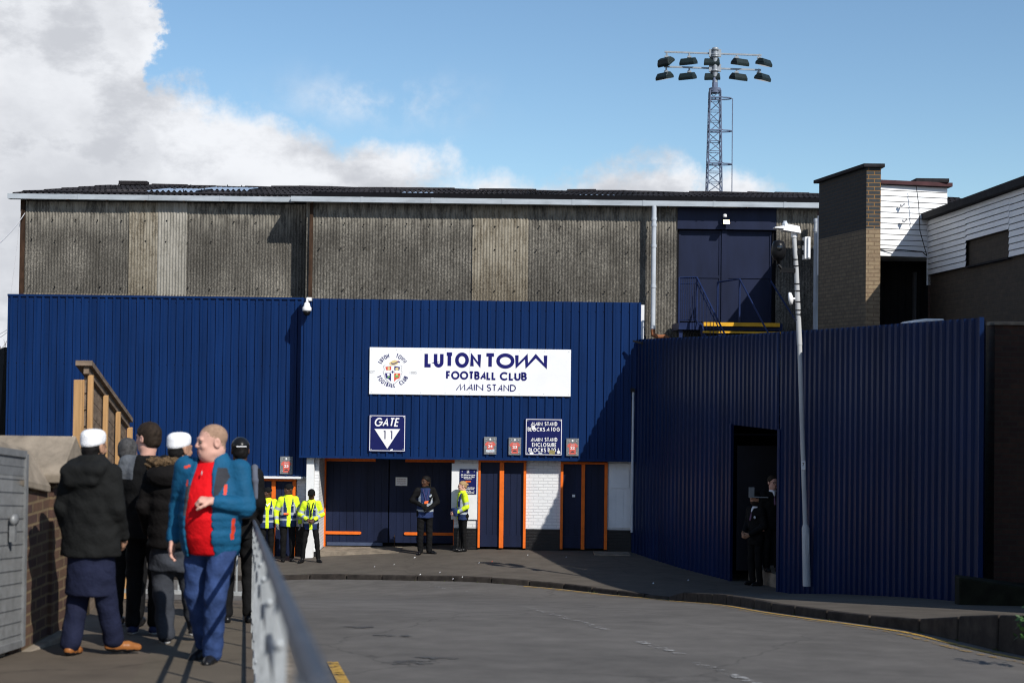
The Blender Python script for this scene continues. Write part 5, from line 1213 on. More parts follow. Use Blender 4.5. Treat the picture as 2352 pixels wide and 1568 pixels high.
for p in (g0, g1): mb.bar(p, p+up*Hm, .05, .05, up=(0, 1, 0))
mb.build('gate_frame', MESH, gm)
mb = MB()
for i in range(1, 62): p = g0.lerp(g1, i/62); mb.bar(p, p+up*Hm, .010, .010, up=(0, 1, 0))
for i in range(1, 15): z = Hm*i/15; mb.bar(g0+up*z+Vector((.008, 0, 0)), g1+up*z+Vector((.008, 0, 0)), .003, .005)
mb.build('mesh_panel', MESH, gm)
mb = MB(); p = g0.lerp(g1, .25)+up*(Hm*.66)+Vector((.03, 0, 0)); mb.lathe(p, [(.03, 0), (.045, .015), (.04, .035), (.015, .045)], 12, (1, -.3, 0)); mb.box(p.x-.01, p.x+.03, p.y-.02, p.y+.02, p.z-.16, p.z-.02); mb.build('latch', MESH, gm)
mb = MB(); a = g1+Vector((-.6, .2, 0)); mb.quad((wx-.35, 10.55, 1.2), (wx-.05, 10.58, 1.2), (wx-.05, 10.58, zw0-.02), (wx-.35, 10.55, zw0-.02)); mb.box(wx-.40, wx+.0, 8.4, 10.5, 1.2, zw0-.12); mb.build('wall_end', CONC, lw)

# ------------------------------------------------------------------ far left: neighbouring roof slope, bare tree, wires
nb_ = thing('neighbouring_shed', 'dark sloping shed roof glimpsed at the far left edge', 'shed', (-15, 41, 0))
a0 = at(13, 838, 40); a1 = at(-4, 990, 40); mb = MB(); mb.prism([(a0.x-.05, 40, a0.z+.5), (a0.x-.05, 40, a0.z+.2), (a1.x-.1, 40, -.5), (a1.x-4, 40, -.5), (a1.x-4, 40, a0.z-1.5)], (0, 4, 0)); mb.build('shed_roof', mat('dark_shed_sheet', (.02, .022, .026), .6), nb_)
tr = thing('bare_tree', 'leafless tree far off at the left edge', 'tree', (at(-8, 850, 75).x, 75, -.5))
mb = MB(); tw = MB(); tx = at(-10, 850, 75).x
mb.tube([(tx, 75, -.5), (tx+.1, 75, 2.5), (tx, 75, 4.4)], [.25, .2, .12], 8); mb.build('trunk', RUST, tr)
rt = random.Random(3)
def branch(p, d, L, r, k):
    q = p+d*L; tw.tube([p, p.lerp(q, .5)+Vector((rt.uniform(-1, 1), 0, rt.uniform(-1, 1)))*L*.06, q], [r, r*.8, r*.6], 5)
    if k:
        for _ in range(3): branch(p.lerp(q, rt.uniform(.55, 1)), (d+Vector((rt.uniform(-.8, .8), rt.uniform(-.6, .6), rt.uniform(-.2, .6)))).normalized(), L*rt.uniform(.55, .8), r*.55, k-1)
for _ in range(5): branch(Vector((tx, 75, rt.uniform(2.8, 4.3))), Vector((rt.uniform(-.8, .8), rt.uniform(-.5, .5), rt.uniform(.3, .9))).normalized(), .8, .05, 3)
tw.build('crown', RUST, tr)
def wire(p, q, sag, label, r=.012):
    b = MB(); b.tube([p.lerp(q, t)+Vector((0, 0, -sag*4*t*(1-t))) for t in lin(0, 1, 12)], r, 5); return tag(b.build('wire', VIS), label, 'wire')
wire(at(57, 490, 34.9), at(-30, 580, 30), .1, 'pale cable running from the stand corner to the left edge'); wire(at(48, 485, 34.95), at(24, 680, 34.6), .12, 'thin cable hanging down beside the stand corner post', .006)
wire(at(-5, 768, 60), at(16, 757, 60), .02, 'upper of two short wires beyond the blue wing', .02); wire(at(-5, 777, 60), at(16, 763, 60), .02, 'lower of two short wires beyond the blue wing', .02)
# litter on the pavement, weeds at the kerb, ivy at the right edge
rl = random.Random(11); LIT = [PLASW, mat('grey_litter', (.4, .4, .42), .7), mat('red_litter', (.6, .08, .04), .6)]
spots = [(1130, 1290), (1100, 1293), (952, 1281), (1010, 1315), (965, 1320), (1040, 1330), (905, 1297), (1300, 1280), (1500, 1340), (1580, 1333), (1212, 1275), (860, 1302), (1062, 1326), (1655, 1325)]
for i, (px, py) in enumerate(spots):
    p = hit(px, py, pz); b = MB(); r = rl.uniform(.010, .024); b.add([(p.x-r, p.y-r*.8, p.z+.004), (p.x+r, p.y-r*.5, p.z+.012), (p.x+r*.7, p.y+r, p.z+.03), (p.x-r*.6, p.y+r*.6, p.z+.006)], [(0, 1, 2), (0, 2, 3)])
    tag(b.build('litter_scrap', LIT[2] if i == 0 else LIT[i % 2]), 'red scrap of litter on the pavement below the white board' if i == 0 else 'tiny pale scrap of litter lying on the pavement', 'litter', None if i == 0 else 'pale litter scraps on the pavement')
LEAF = mat('ivy_leaf', (.03, .075, .018), .5, .5, 30); WEED = mat('kerb_weed', (.07, .085, .03), .8, .5, 30)
p = hit(2343, 1450, lambda x, y: pz(x, y)-.1); b = MB()
for _ in range(120):
    c_ = p+Vector((rl.gauss(.10, .06), rl.gauss(0, .08), rl.gauss(.02, .08))); u = Vector((rl.uniform(-1, 1), rl.uniform(-1, 1), rl.uniform(-1, 1))).normalized(); v = u.cross(Vector((rl.uniform(-1, 1), rl.uniform(-1, 1), 1))).normalized(); k = rl.uniform(.02, .04)
    b.add([c_-u*k, c_+v*k*.6, c_+u*k, c_-v*k*.6], [(0, 1, 2, 3)])
tag(b.build('ivy_plant', LEAF), 'small green ivy clump growing over the kerb at the right edge', 'plant')
b = MB()
for _ in range(500):
    i = rl.randrange(len(KS)//3, len(KS)-2); c_ = Vector(KS[i])+Vector((rl.uniform(-.4, .4), rl.uniform(-.03, .03)))
    q = nearest(KL, c_); z = zr(q.x, q.y); k = rl.uniform(.01, .035)
    if rl.random() < .6: continue
    b.add([(q.x-.01, q.y-.04, z), (q.x+.012, q.y-.04, z), (q.x+rl.uniform(-.03, .03), q.y-.05, z+k)], [(0, 1, 2)])
o = b.build('kerb_weeds', WEED); tag(o, 'sparse weeds and grit along the foot of the kerb', 'weeds', kind='stuff')
# ------------------------------------------------------------------ people: signed-distance figures meshed with surface nets
def smin(a, b, k):
    h = np.clip(.5+.5*(b-a)/k, 0, 1); return b*(1-h)+a*h-k*h*(1-h)
class Fld:
    def __init__(s, lo, hi, h):
        s.h = h; s.lo = np.array(lo, float); n = np.ceil((np.array(hi)-s.lo)/h).astype(int)+1
        s.ax = [s.lo[i]+h*np.arange(n[i]) for i in range(3)]; s.F = np.full(tuple(n), 1., np.float32)
    def sub(s, lo, hi):
        sl = []
        for i in range(3):
            a = max(0, int(math.floor((lo[i]-s.lo[i])/s.h))); b = min(len(s.ax[i]), int(math.ceil((hi[i]-s.lo[i])/s.h))+1)
            if b <= a: return None
            sl.append(slice(a, b))
        return tuple(sl)
    def xyz(s, sl): return s.ax[0][sl[0]][:, None, None], s.ax[1][sl[1]][None, :, None], s.ax[2][sl[2]][None, None, :]
    def put(s, lo, hi, fn, k, cutout=False):
        m = k+3*s.h+.01; sl = s.sub([v-m for v in lo], [v+m for v in hi])
        if sl is None: return
        d = fn(*s.xyz(sl)); F = s.F[sl]
        s.F[sl] = -smin(-F, d, k) if cutout else smin(F, d, k)
def cap_fn(a, b, ra, rb):
    a = np.array(a, float); b = np.array(b, float); ab = b-a; L = max(1e-9, ab@ab)
    def f(x, y, z):
        px, py, pz_ = x-a[0], y-a[1], z-a[2]
        t = np.clip((px*ab[0]+py*ab[1]+pz_*ab[2])/L, 0, 1)
        return np.sqrt((px-t*ab[0])**2+(py-t*ab[1])**2+(pz_-t*ab[2])**2)-(ra+(rb-ra)*t)
    return f
def cap_box(a, b, ra, rb):
    r = max(ra, rb); return [min(a[i], b[i])-r for i in range(3)], [max(a[i], b[i])+r for i in range(3)]
def ell_fn(c, r, M=None):
    def f(x, y, z):
        px, py, pz_ = x-c[0], y-c[1], z-c[2]
        if M is not None: px, py, pz_ = [M[0][i]*px+M[1][i]*py+M[2][i]*pz_ for i in range(3)]
        k0 = np.sqrt((px/r[0])**2+(py/r[1])**2+(pz_/r[2])**2); k1 = np.sqrt((px/r[0]**2)**2+(py/r[1]**2)**2+(pz_/r[2]**2)**2)
        return k0*(k0-1)/np.maximum(k1, 1e-6)
    return f
def prof_fn(rows, soft=.02):
    "rows of (z, half width, half depth, centre x, centre y)"
    A = np.array(rows, float); A = A[A[:, 0].argsort()]; z0, z1 = A[0, 0], A[-1, 0]
    def f(x, y, z):
        wx, wy, cx, cy = [np.interp(z, A[:, 0], A[:, i]) for i in (1, 2, 3, 4)]
        d = (np.sqrt(((x-cx)/wx)**2+((y-cy)/wy)**2)-1)*np.minimum(wx, wy)
        return -smin(-d, -np.maximum(z0-z, z-z1), soft)
    lo = [(A[:, 3]-A[:, 1]).min(), (A[:, 4]-A[:, 2]).min(), z0]; hi = [(A[:, 3]+A[:, 1]).max(), (A[:, 4]+A[:, 2]).max(), z1]
    return f, lo, hi
def wrinkle(amp, seed, k=(26, 26, 36)):
    r = np.random.RandomState(seed); W = [(r.normal(size=3)*np.array(k), r.uniform(0, 6.3), r.uniform(.5, 1)) for _ in range(7)]
    def f(x, y, z): return amp*sum(a*np.sin(v[0]*x+v[1]*y+v[2]*z+p) for v, p, a in W)/3
    return f
def nets(F, lo, h):
    S = F < 0; nx, ny, nz = F.shape
    c = [S[i:nx-1+i, j:ny-1+j, k:nz-1+k] for i in (0, 1) for j in (0, 1) for k in (0, 1)]
    cnt = sum(a.astype(np.int8) for a in c); act = (cnt > 0) & (cnt < 8); idx = np.argwhere(act)
    if len(idx) == 0: return np.zeros((0, 3)), np.zeros((0, 4), int)
    P = np.zeros((len(idx), 3)); N = np.zeros(len(idx)); off = np.array([(i, j, k) for i in (0, 1) for j in (0, 1) for k in (0, 1)])
    V = [F[idx[:, 0]+o[0], idx[:, 1]+o[1], idx[:, 2]+o[2]].astype(float) for o in off]
    for a in range(8):
        for b in range(a+1, 8):
            if np.abs(off[a]-off[b]).sum() != 1: continue
            m = (V[a] < 0) != (V[b] < 0); t = np.where(m, V[a]/np.where(m, V[a]-V[b], 1), 0)
            P += np.where(m[:, None], off[a]+t[:, None]*(off[b]-off[a]), 0); N += m
    P = idx+P/N[:, None]; pts = lo+P*h
    vid = np.full(act.shape, -1, np.int64); vid[tuple(idx.T)] = np.arange(len(idx)); quads = []
    for ax in range(3):
        o1, o2 = [(1, 2), (2, 0), (0, 1)][ax]
        A = S; sl0 = [slice(None)]*3; sl1 = [slice(None)]*3; sl0[ax] = slice(0, -1); sl1[ax] = slice(1, None)
        e0, e1 = A[tuple(sl0)], A[tuple(sl1)]; E = np.argwhere(e0 != e1)
        E = E[(E[:, o1] > 0) & (E[:, o2] > 0) & (E[:, o1] < F.shape[o1]-1) & (E[:, o2] < F.shape[o2]-1)]
        if len(E) == 0: continue
        d1 = np.zeros(3, int); d1[o1] = 1; d2 = np.zeros(3, int); d2[o2] = 1
        q = np.stack([vid[tuple((E-d1-d2).T)], vid[tuple((E-d2).T)], vid[tuple(E.T)], vid[tuple((E-d1).T)]], 1)
        ins = e0[tuple(E.T)]; q[~ins] = q[~ins][:, ::-1]; quads.append(q)
    q = np.concatenate(quads); return pts, q[(q >= 0).all(1)]

def prim_bounds(p):
    if p[0] == 'c': return cap_box(p[1], p[2], p[3], p[4])
    if p[0] == 'e': r = max(p[2]); return [v-r for v in p[1]], [v+r for v in p[1]]
    if p[0] == 't': _, lo, hi = prof_fn(p[1]); return lo, hi
    return p[2], p[3]
def sdf_mesh(name, parent, prims, mats, h=.012, k=.03, colour=None, wr=None, S=1., cuts=()):
    "prims: ('c',a,b,ra,rb[,k]) tapered limb, ('e',centre,radii[,matrix]), ('t',rows) trunk profile, ('f',fn,lo,hi) free field"
    B = [prim_bounds(p) for p in prims]; lo = np.min([b[0] for b in B], 0)-.05; hi = np.max([b[1] for b in B], 0)+.05
    G_ = Fld(lo, hi, h)
    for p, b in zip(prims, B):
        kk = k
        if p[0] == 'c':
            fn = cap_fn(*p[1:5]); kk = p[5] if len(p) > 5 else k
        elif p[0] == 'e': fn = ell_fn(p[1], p[2], p[3] if len(p) > 3 else None)
        elif p[0] == 't': fn = prof_fn(p[1])[0]
        else: fn = p[1]; kk = p[4] if len(p) > 4 else k
        G_.put(b[0], b[1], fn, kk)
    for fn, lo2, hi2, kk in cuts: G_.put(lo2, hi2, fn, kk, True)
    if wr: G_.F += wr(*G_.xyz((slice(None),)*3)).astype(np.float32)
    v, q = nets(G_.F, G_.lo, h)
    me = bpy.data.meshes.new(name); me.from_pydata([tuple(a) for a in v*S], [], [tuple(int(i) for i in a) for a in q])
    if not isinstance(mats, (list, tuple)): mats = [mats]
    for m in mats: me.materials.append(m)
    if colour is not None and len(q):
        me.polygons.foreach_set('material_index', np.asarray(colour(v[q].mean(1)), dtype=np.int32))
    me.polygons.foreach_set('use_smooth', [True]*len(me.polygons)); me.update()
    o = bpy.data.objects.new(name, me); C.objects.link(o); o.parent = parent; return o

SKIN_P = mat('pale_pink_skin', (.58, .33, .26), .55, .1, 12); SKIN_T = mat('tan_skin', (.36, .20, .13), .55, .1, 12); SKIN_D = mat('dark_brown_skin', (.075, .036, .022), .5, .15, 12)
LIP_P = mat('pink_lips', (.42, .17, .15), .5); LIP_D = mat('dark_lips', (.06, .025, .02), .5); EYE = mat('eye_white_and_iris', (.09, .07, .06), .2); BEARD = mat('dark_stubble', (.02, .015, .012), .9)
HAIRB = mat('dark_brown_hair', (.022, .014, .009), .75, .4, 40, bump=.4, bscale=160); HAIRS = mat('cropped_fair_hair', (.30, .19, .13), .9, .2, 40); HAIRK = mat('black_hair', (.006, .005, .005), .7, .4, 40, bump=.4); HAIRL = mat('fair_tied_hair', (.36, .24, .12), .6, .3, 30, bump=.3); HAIRG = mat('grey_hair', (.055, .054, .055), .8, .4, 40, bump=.4)
def cloth(name, c, rough=.85, var=.25, scale=5, bump=.5, bscale=9): return mat(name, c, rough, var, scale, bump=bump, bscale=bscale, spec=.12, bdist=.04)
CBLACK = cloth('black_cloth', (.007, .007, .0075)); CCOAT = cloth('black_coat_cloth', (.0105, .011, .011)); CPUFF = cloth('black_padded_cloth', (.008, .007, .007)); CNAVY = cloth('navy_trouser_cloth', (.013, .016, .038)); CJEAN = cloth('blue_denim', (.028, .052, .14), var=.35, scale=9); CGREY = cloth('charcoal_cloth', (.040, .044, .054)); CGREYL = cloth('grey_sleeve_cloth', (.11, .12, .135))
CTEAL = cloth('teal_blue_jacket', (.009, .080, .165), .7, .14, 6); CTEALD = cloth('grey_yoke_fabric', (.04, .042, .05)); CRED = cloth('red_shirt', (.62, .006, .010), .75, .12, 4); CORNG = mat('orange_zip', (.62, .05, .02), .5); HIVIS = cloth('high_visibility_yellow', (.66, .86, .03), .7, .1, 8); VEST = cloth('navy_vest_cloth', (.022, .038, .11)); REFL = mat('silver_reflective_tape', (.36, .40, .44), .35, .1, 9); SHOEB = mat('black_shoe_leather', (.010, .010, .011), .3, .3, 10); SHOET = mat('tan_shoe_leather', (.28, .105, .03), .4, .25, 8); SOLE = mat('black_sole', (.012, .012, .013), .7); SOLEW = mat('white_sole', (.7, .7, .7), .6); KUFI = cloth('white_knitted_cap', (.83, .83, .85), .85, .05, 20, .35, 120); FUR = mat('brown_fur_trim', (.15, .095, .05), .95, .6, 30, bump=1., bscale=90, bdist=.03); GLOVE = cloth('grey_glove', (.25, .27, .28)); SHIRTW = cloth('white_shirt_cloth', (.75, .75, .78)); TIE = cloth('striped_tie', (.16, .09, .15), var=.5, scale=60); BADGE = mat('orange_badge', (.85, .15, .04), .4)

def lerp3(a, b, t): return tuple(a[i]+(b[i]-a[i])*t for i in range(3))
def rotz(p, a, c=(0, 0)): ca, sa = math.cos(a), math.sin(a); x, y = p[0]-c[0], p[1]-c[1]; return (c[0]+x*ca-y*sa, c[1]+x*sa+y*ca, p[2])
BASE = dict(hipR=(-.09, 0, .93), hipL=(.09, 0, .93), kneeR=(-.10, -.02, .50), kneeL=(.10, -.02, .50), ankR=(-.10, .02, .09), ankL=(.10, .02, .09),
  shR=(-.165, .0, 1.42), shL=(.165, 0, 1.42), elR=(-.225, .03, 1.14), elL=(.225, .03, 1.14), wrR=(-.235, -.05, .89), wrL=(.235, -.05, .89), neck=(0, .005, 1.47), head=(0, -.015, 1.635))
def hand_prims(w, d, palm, side, curl=.5, sc=1.):
    "w wrist, d direction of the forearm, palm: the way the palm faces, side: the way the thumb points"
    w = Vector(w); d = Vector(d).normalized(); n = Vector(palm); n = (n-d*n.dot(d)).normalized(); u = n.cross(d); u = u if u.dot(Vector(side)) > 0 else -u
    out = [('c', tuple(w-d*.03), tuple(w+d*.01), .027*sc, .027*sc, .02)]
    for i, (off, L) in enumerate(((.033, .078), (.011, .084), (-.011, .079), (-.032, .064))):
        kn = w+d*(.088-.006*abs(i-1.2))*sc+u*off*sc; out.append(('c', tuple(w+d*.012*sc+u*off*.65*sc), tuple(kn), .0165*sc, .0135*sc, .014))
        p = kn; a = curl*.8
        for f, r in ((.45, .0105), (.32, .0095), (.23, .0085)):
            q = p+(d*math.cos(a)+n*math.sin(a))*L*f*sc; out.append(('c', tuple(p), tuple(q), r*1.12*sc, r*sc, .004)); p = q; a += curl
    b = w+d*.022*sc+u*.024*sc; m = b+(d*.55+u*.75+n*.3).normalized()*.042*sc; e = m+(d*.85+u*.25+n*.42*curl).normalized()*.034*sc; t_ = e+(d*.85+n*.6*curl).normalized()*.026*sc
    out += [('c', tuple(b), tuple(m), .017*sc, .0135*sc, .012), ('c', tuple(m), tuple(e), .0125*sc, .0115*sc, .005), ('c', tuple(e), tuple(t_), .011*sc, .009*sc, .004)]
    return out
class Person:
    def __init__(s, label, foot, H=1.75, yaw=0., hyaw=0., hpitch=0., group=None, skin=SKIN_P, lip=LIP_P, h=.013, hh=.008, headscale=1., **J):
        s.root = thing('person', label, 'person', foot, yaw, group); s.S = H/1.75; s.J = dict(BASE); s.J.update(J); s.h = h; s.hh = hh
        s.skin = skin; s.lip = lip; s.hs = headscale
        a, b = hyaw, hpitch
        M = Matrix.Rotation(a, 3, 'Z') @ Matrix.Rotation(b, 3, 'X'); s.HM = M; s.HMl = [list(r) for r in M]; s.hc = s.J['head']
    def hp(s, p):  # head-frame point -> body frame
        return tuple(Vector(s.hc)+s.HM @ (Vector(p)*s.hs))
    def hfn(s, f):
        M = s.HMl; c = s.hc; k = s.hs
        def g(x, y, z):
            px, py, pz_ = (x-c[0])/k, (y-c[1])/k, (z-c[2])/k
            return f(M[0][0]*px+M[1][0]*py+M[2][0]*pz_, M[0][1]*px+M[1][1]*py+M[2][1]*pz_, M[0][2]*px+M[1][2]*py+M[2][2]*pz_)*k
        return g
    def hbox(s, r=.17): return [v-r*s.hs for v in s.hc], [v+r*s.hs for v in s.hc]
    def hloc(s, v):
        M = np.array(s.HMl); return ((v-np.array(s.hc))/s.hs) @ M
    def body(s, handR=None, handL=None, stubble=None, beard=False, chubby=0., glove=None, armr=1.):
        J = s.J; ck = chubby
        def head(x, y, z):
            d = ell_fn((0, .014, .036), (.076, .096, .084))(x, y, z)
            d = smin(d, ell_fn((0, -.024, -.036), (.060+.006*ck, .070, .086))(x, y, z), .03)
            d = smin(d, ell_fn((0, -.042, -.088), (.040+.010*ck, .042, .030))(x, y, z), .03)
            d = smin(d, ell_fn((0, .0, -.072), (.060+.012*ck, .058, .036))(x, y, z), .03)
            if ck: d = smin(d, ell_fn((0, -.012, -.112), (.055, .05, .03))(x, y, z), .03)
            d = smin(d, cap_fn((-.032, -.083, .024), (.032, -.083, .024), .011, .011)(x, y, z), .016)
            for sx in (-1, 1):
                d = -smin(-d, ell_fn((sx*.031, -.104, .004), (.017, .018, .010))(x, y, z), .012)
                d = smin(d, ell_fn((sx*.040, -.068, -.024), (.018, .018, .016))(x, y, z), .02)
            d = smin(d, cap_fn((0, -.088, .014), (0, -.104, -.022), .0075, .0115)(x, y, z), .012)
            d = smin(d, cap_fn((-.011, -.094, -.027), (.011, -.094, -.027), .0075, .0075)(x, y, z), .008)
            d = smin(d, cap_fn((-.019, -.088, -.054), (.019, -.088, -.054), .0075, .0075)(x, y, z), .006)
            d = smin(d, cap_fn((-.017, -.087, -.066), (.017, -.087, -.066), .008, .008)(x, y, z), .006)
            for sx in (-1, 1):
                e = ell_fn((sx*.079, .014, -.004), (.011, .024, .034))(x, y, z); e = -smin(-e, ell_fn((sx*.089, .008, .0), (.007, .013, .020))(x, y, z), .006); d = smin(d, e, .008)
            return d
        lo, hi = s.hbox(.16)
        HP = [('f', s.hfn(head), lo, hi, .03)]
        nk = J['neck']; base = s.hp((0, .03, -.05))
        HP.append(('c', base, (nk[0], nk[1]+.01, nk[2]-.03), .056+.012*ck, .064+.012*ck, .03))
        P = list(HP)
        P += [('t', [(.90, .15, .10, 0, 0), (1.0, .14, .09, 0, 0), (1.12, .125, .09, 0, 0), (1.3, .15, .1, 0, 0), (1.42, .13, .08, 0, 0), (1.47, .06, .06, 0, 0)])]
        for q in 'RL':
            P += [('c', J['sh'+q], J['el'+q], .045, .038), ('c', J['el'+q], J['wr'+q], .036, .026), ('c', J['hip'+q], J['knee'+q], .07, .052), ('c', J['knee'+q], J['ank'+q], .05, .036)]
        HPs = []
        for q, hnd in (('R', handR), ('L', handL)):
            hnd = dict(hnd or {}); d = hnd.get('d') or tuple(Vector(J['wr'+q])-Vector(J['el'+q]))
            HPs += hand_prims(J['wr'+q], d, hnd.get('palm', (.9 if q == 'R' else -.9, 0, 0)), hnd.get('thumb', (0, -1, 0)), hnd.get('curl', .45))
        P += HPs
        wr = [np.array(J['wr'+q]) for q in 'RL']
        def col(c):
            l = s.hloc(c); m = np.zeros(len(c), int)
            m[(np.abs(l[:, 0]) < .024) & (np.abs(l[:, 2]+.060) < .0105) & (l[:, 1] < -.083)] = 1
            if beard: m[(l[:, 2] < -.035-.25*np.maximum(0, l[:, 1]+.05)) & (l[:, 2] > -.135) & (l[:, 1] < .02) & (m == 0) & ~((np.abs(l[:, 0]) < .012) & (l[:, 1] < -.1))] = 2
            if stubble is not None:
                nz = np.random.RandomState(2).normal(0, .006, len(c)); k = l[:, 1]*.66+l[:, 2]*.75+nz; k2 = np.abs(l[:, 0])*.0
                ear = np.abs(l[:, 0]) > .0795
                m[(k > .018) & (l[:, 2] > -.055+nz) & ~ear] = 4
            if glove is not None:
                for w in wr: m[np.linalg.norm(c-w, axis=1) < .21] = np.where(np.linalg.norm(l[np.linalg.norm(c-w, axis=1) < .21], axis=1) < .16, m[np.linalg.norm(c-w, axis=1) < .21], 3)
            return m
        s.bo = sdf_mesh('body', s.root, P, [s.skin, s.lip, BEARD, glove or GLOVE, stubble or BEARD], s.hh, .02, col, None, s.S)
        for sx in (-1, 1):
            c = s.hp((sx*.031, -.085, .005)); mb = MB(); mb.lathe(Vector(c)*s.S, [(.001, -.011*s.S), (.009*s.S, -.006*s.S), (.0115*s.S, 0), (.009*s.S, .006*s.S), (.001, .011*s.S)], 10); o = mb.build('eye', EYE); o.parent = s.root
        return s.bo
    def hair(s, m, kind='short', name='hair', g=.0):
        def f(x, y, z):
            d = smin(ell_fn((0, .016, .038), (.083+g, .103+g, .091+g))(x, y, z), ell_fn((0, .032, -.018), (.074+g, .084+g, .075))(x, y, z), .02)
            if kind == 'short': c = np.maximum(-(y*.75+z*.66+.004), -.075-z)
            elif kind == 'crop': c = np.maximum(-(y*.62+z*.78+.0), -.05-z)
            else: c = np.maximum(-(y*.6+z*.8-.01), -.07-z)
            return -smin(-d, -c, .008)
        lo, hi = s.hbox(.15); return sdf_mesh(name, s.root, [('f', s.hfn(f), lo, hi, .01)], m, s.hh*.85, .01, None, wrinkle(.003, 5, (90, 90, 60)) if kind == 'short' else None, s.S)
    def kufi(s, m):
        def f(x, y, z):
            r = np.sqrt((x/.084)**2+((y-.016)/.104)**2); d = (r-1)*.084; d = -smin(-d, -np.maximum(.018-z+.18*(-y), z-.142+.30*r*r*.06), .040); return d
        lo, hi = s.hbox(.17); o = sdf_mesh('prayer_cap', s.root, [('f', s.hfn(f), lo, hi, .01)], m, s.hh*.85, .01, None, None, s.S); return o
    def beanie(s, m, low=.02, r=.0):
        def f(x, y, z):
            d = ell_fn((0, .016, .04), (.088+r, .108+r, .096+r))(x, y, z); return -smin(-d, (z-low-.25*y), .012)
        lo, hi = s.hbox(.16); return sdf_mesh('knitted_hat', s.root, [('f', s.hfn(f), lo, hi, .01)], m, s.hh, .01, None, None, s.S)
    def cap(s, m, back=False):
        sg = 1 if back else -1
        def f(x, y, z):
            d = ell_fn((0, .014, .038), (.087, .107, .096))(x, y, z); d = -smin(-d, (z-.028-.1*y), .008)
            b = ell_fn((0, sg*.125, .035), (.075, .075, .010))(x, y, z); return smin(d, b, .012)
        lo, hi = s.hbox(.24); return sdf_mesh('cap', s.root, [('f', s.hfn(f), lo, hi, .01)], m, s.hh, .01, None, None, s.S)
    def g(s, name, prims, mats, k=.03, colour=None, wr=.004, seed=1, h=None, parent=None):
        o = sdf_mesh(name, s.root, prims, mats, h or s.h, k, colour, wrinkle(wr, seed) if wr else None, s.S); return o
    def sleeves(s, r0=.068, r1=.058, r2=.045, stop=1.0, puff=0):
        J = s.J; P = []
        for q in 'RL':
            a, b, c = J['sh'+q], J['el'+q], J['wr'+q]; c = lerp3(b, c, stop)
            P += [('c', a, b, r0, r1, .05), ('c', b, c, r1, r2, .02)]
        return P
    def torso(s, w=(.20, .185, .19, .195, .19, .15, .07), d=(.125, .125, .13, .135, .12, .09, .06), z=(.80, .98, 1.12, 1.28, 1.38, 1.45, 1.50), cy=None, cx=None):
        cy = cy or [0]*len(z); cx = cx or [0]*len(z); return ('t', [(z[i], w[i], d[i], cx[i], cy[i]) for i in range(len(z))])
    def trousers(s, m, r=(.098, .07, .06), stop=.97, wr=.006, seed=3, flare=None, name='trousers', waist=.98):
        J = s.J; P = [('t', [(.84, .16, .11, 0, 0), (.93, .168, .115, 0, .005), (waist, .155, .105, 0, 0), (waist+.04, .15, .10, 0, 0)])]
        for q in 'RL':
            e = lerp3(J['knee'+q], J['ank'+q], stop); P += [('c', J['hip'+q], J['knee'+q], r[0], r[1], .05), ('c', J['knee'+q], e, r[1], r[2], .02)]
        return s.g(name, P, m, .05, None, wr, seed)
    def shoes(s, m, sole=None, ang=(0, 0), pitch=(0, 0), L=.19, sk=None):
        for i, q in enumerate('RL'):
            a = Vector(s.J['ank'+q]); d = Vector((math.sin(ang[i]), -math.cos(ang[i]), 0)); t = Vector((0, 0, math.sin(pitch[i]))); dd = (d*math.cos(pitch[i])-t)
            up = Vector((0, 0, 1)); fz = a.z-.09
            heel = Vector((a.x, a.y, fz+.042))-dd*.035; ball = heel+dd*(L*.72); toe = heel+dd*(L+.02)
            P = [('c', tuple(heel), tuple(ball), .037, .040, .02), ('c', tuple(ball), tuple(toe+Vector((0, 0, -.004))), .040, .030, .02), ('c', tuple(a+Vector((0, 0, .02))), tuple(heel+dd*.05), .043, .042, .03)]
            nrm = dd.cross(up).cross(dd).normalized()
            hz = np.array(heel); nn = np.array(nrm)
            def col(c): return ((c-hz)@nn < -.016).astype(int)
            fz2 = hz-nn*.040
            def flat(x, y, z): return -(nn[0]*(x-fz2[0])+nn[1]*(y-fz2[1])+nn[2]*(z-fz2[2]))
            lo = [min(heel[k], toe[k])-.1 for k in range(3)]; hi = [max(heel[k], toe[k])+.1 for k in range(3)]
            mats = [m[i] if isinstance(m, list) else m, sole or SOLE]
            sdf_mesh('shoe', s.root, P, mats, .008, .02, col, None, s.S, [(lambda x, y, z, f=flat: -f(x, y, z)*-1*-1, lo, hi, .006)] if False else ())
    def patch(s, name, pts, m, parent=None):
        mb = MB(); mb.poly([Vector(p)*s.S for p in pts]); o = mb.build(name, m); o.parent = s.root; return o
    def blob(s, name, prims, m, k=.015, h=.008): return sdf_mesh(name, s.root, prims, m, h, k, None, None, s.S)

def pathhit(px, py): return hit(px, py, lambda x, y: gz(-.5, y))
def seg_t(c, a, b):
    a = np.array(a); b = np.array(b); ab = b-a; t = np.clip((c-a)@ab/(ab@ab), 0, 1); return t, np.linalg.norm(c-(a+t[:, None]*ab), axis=1)

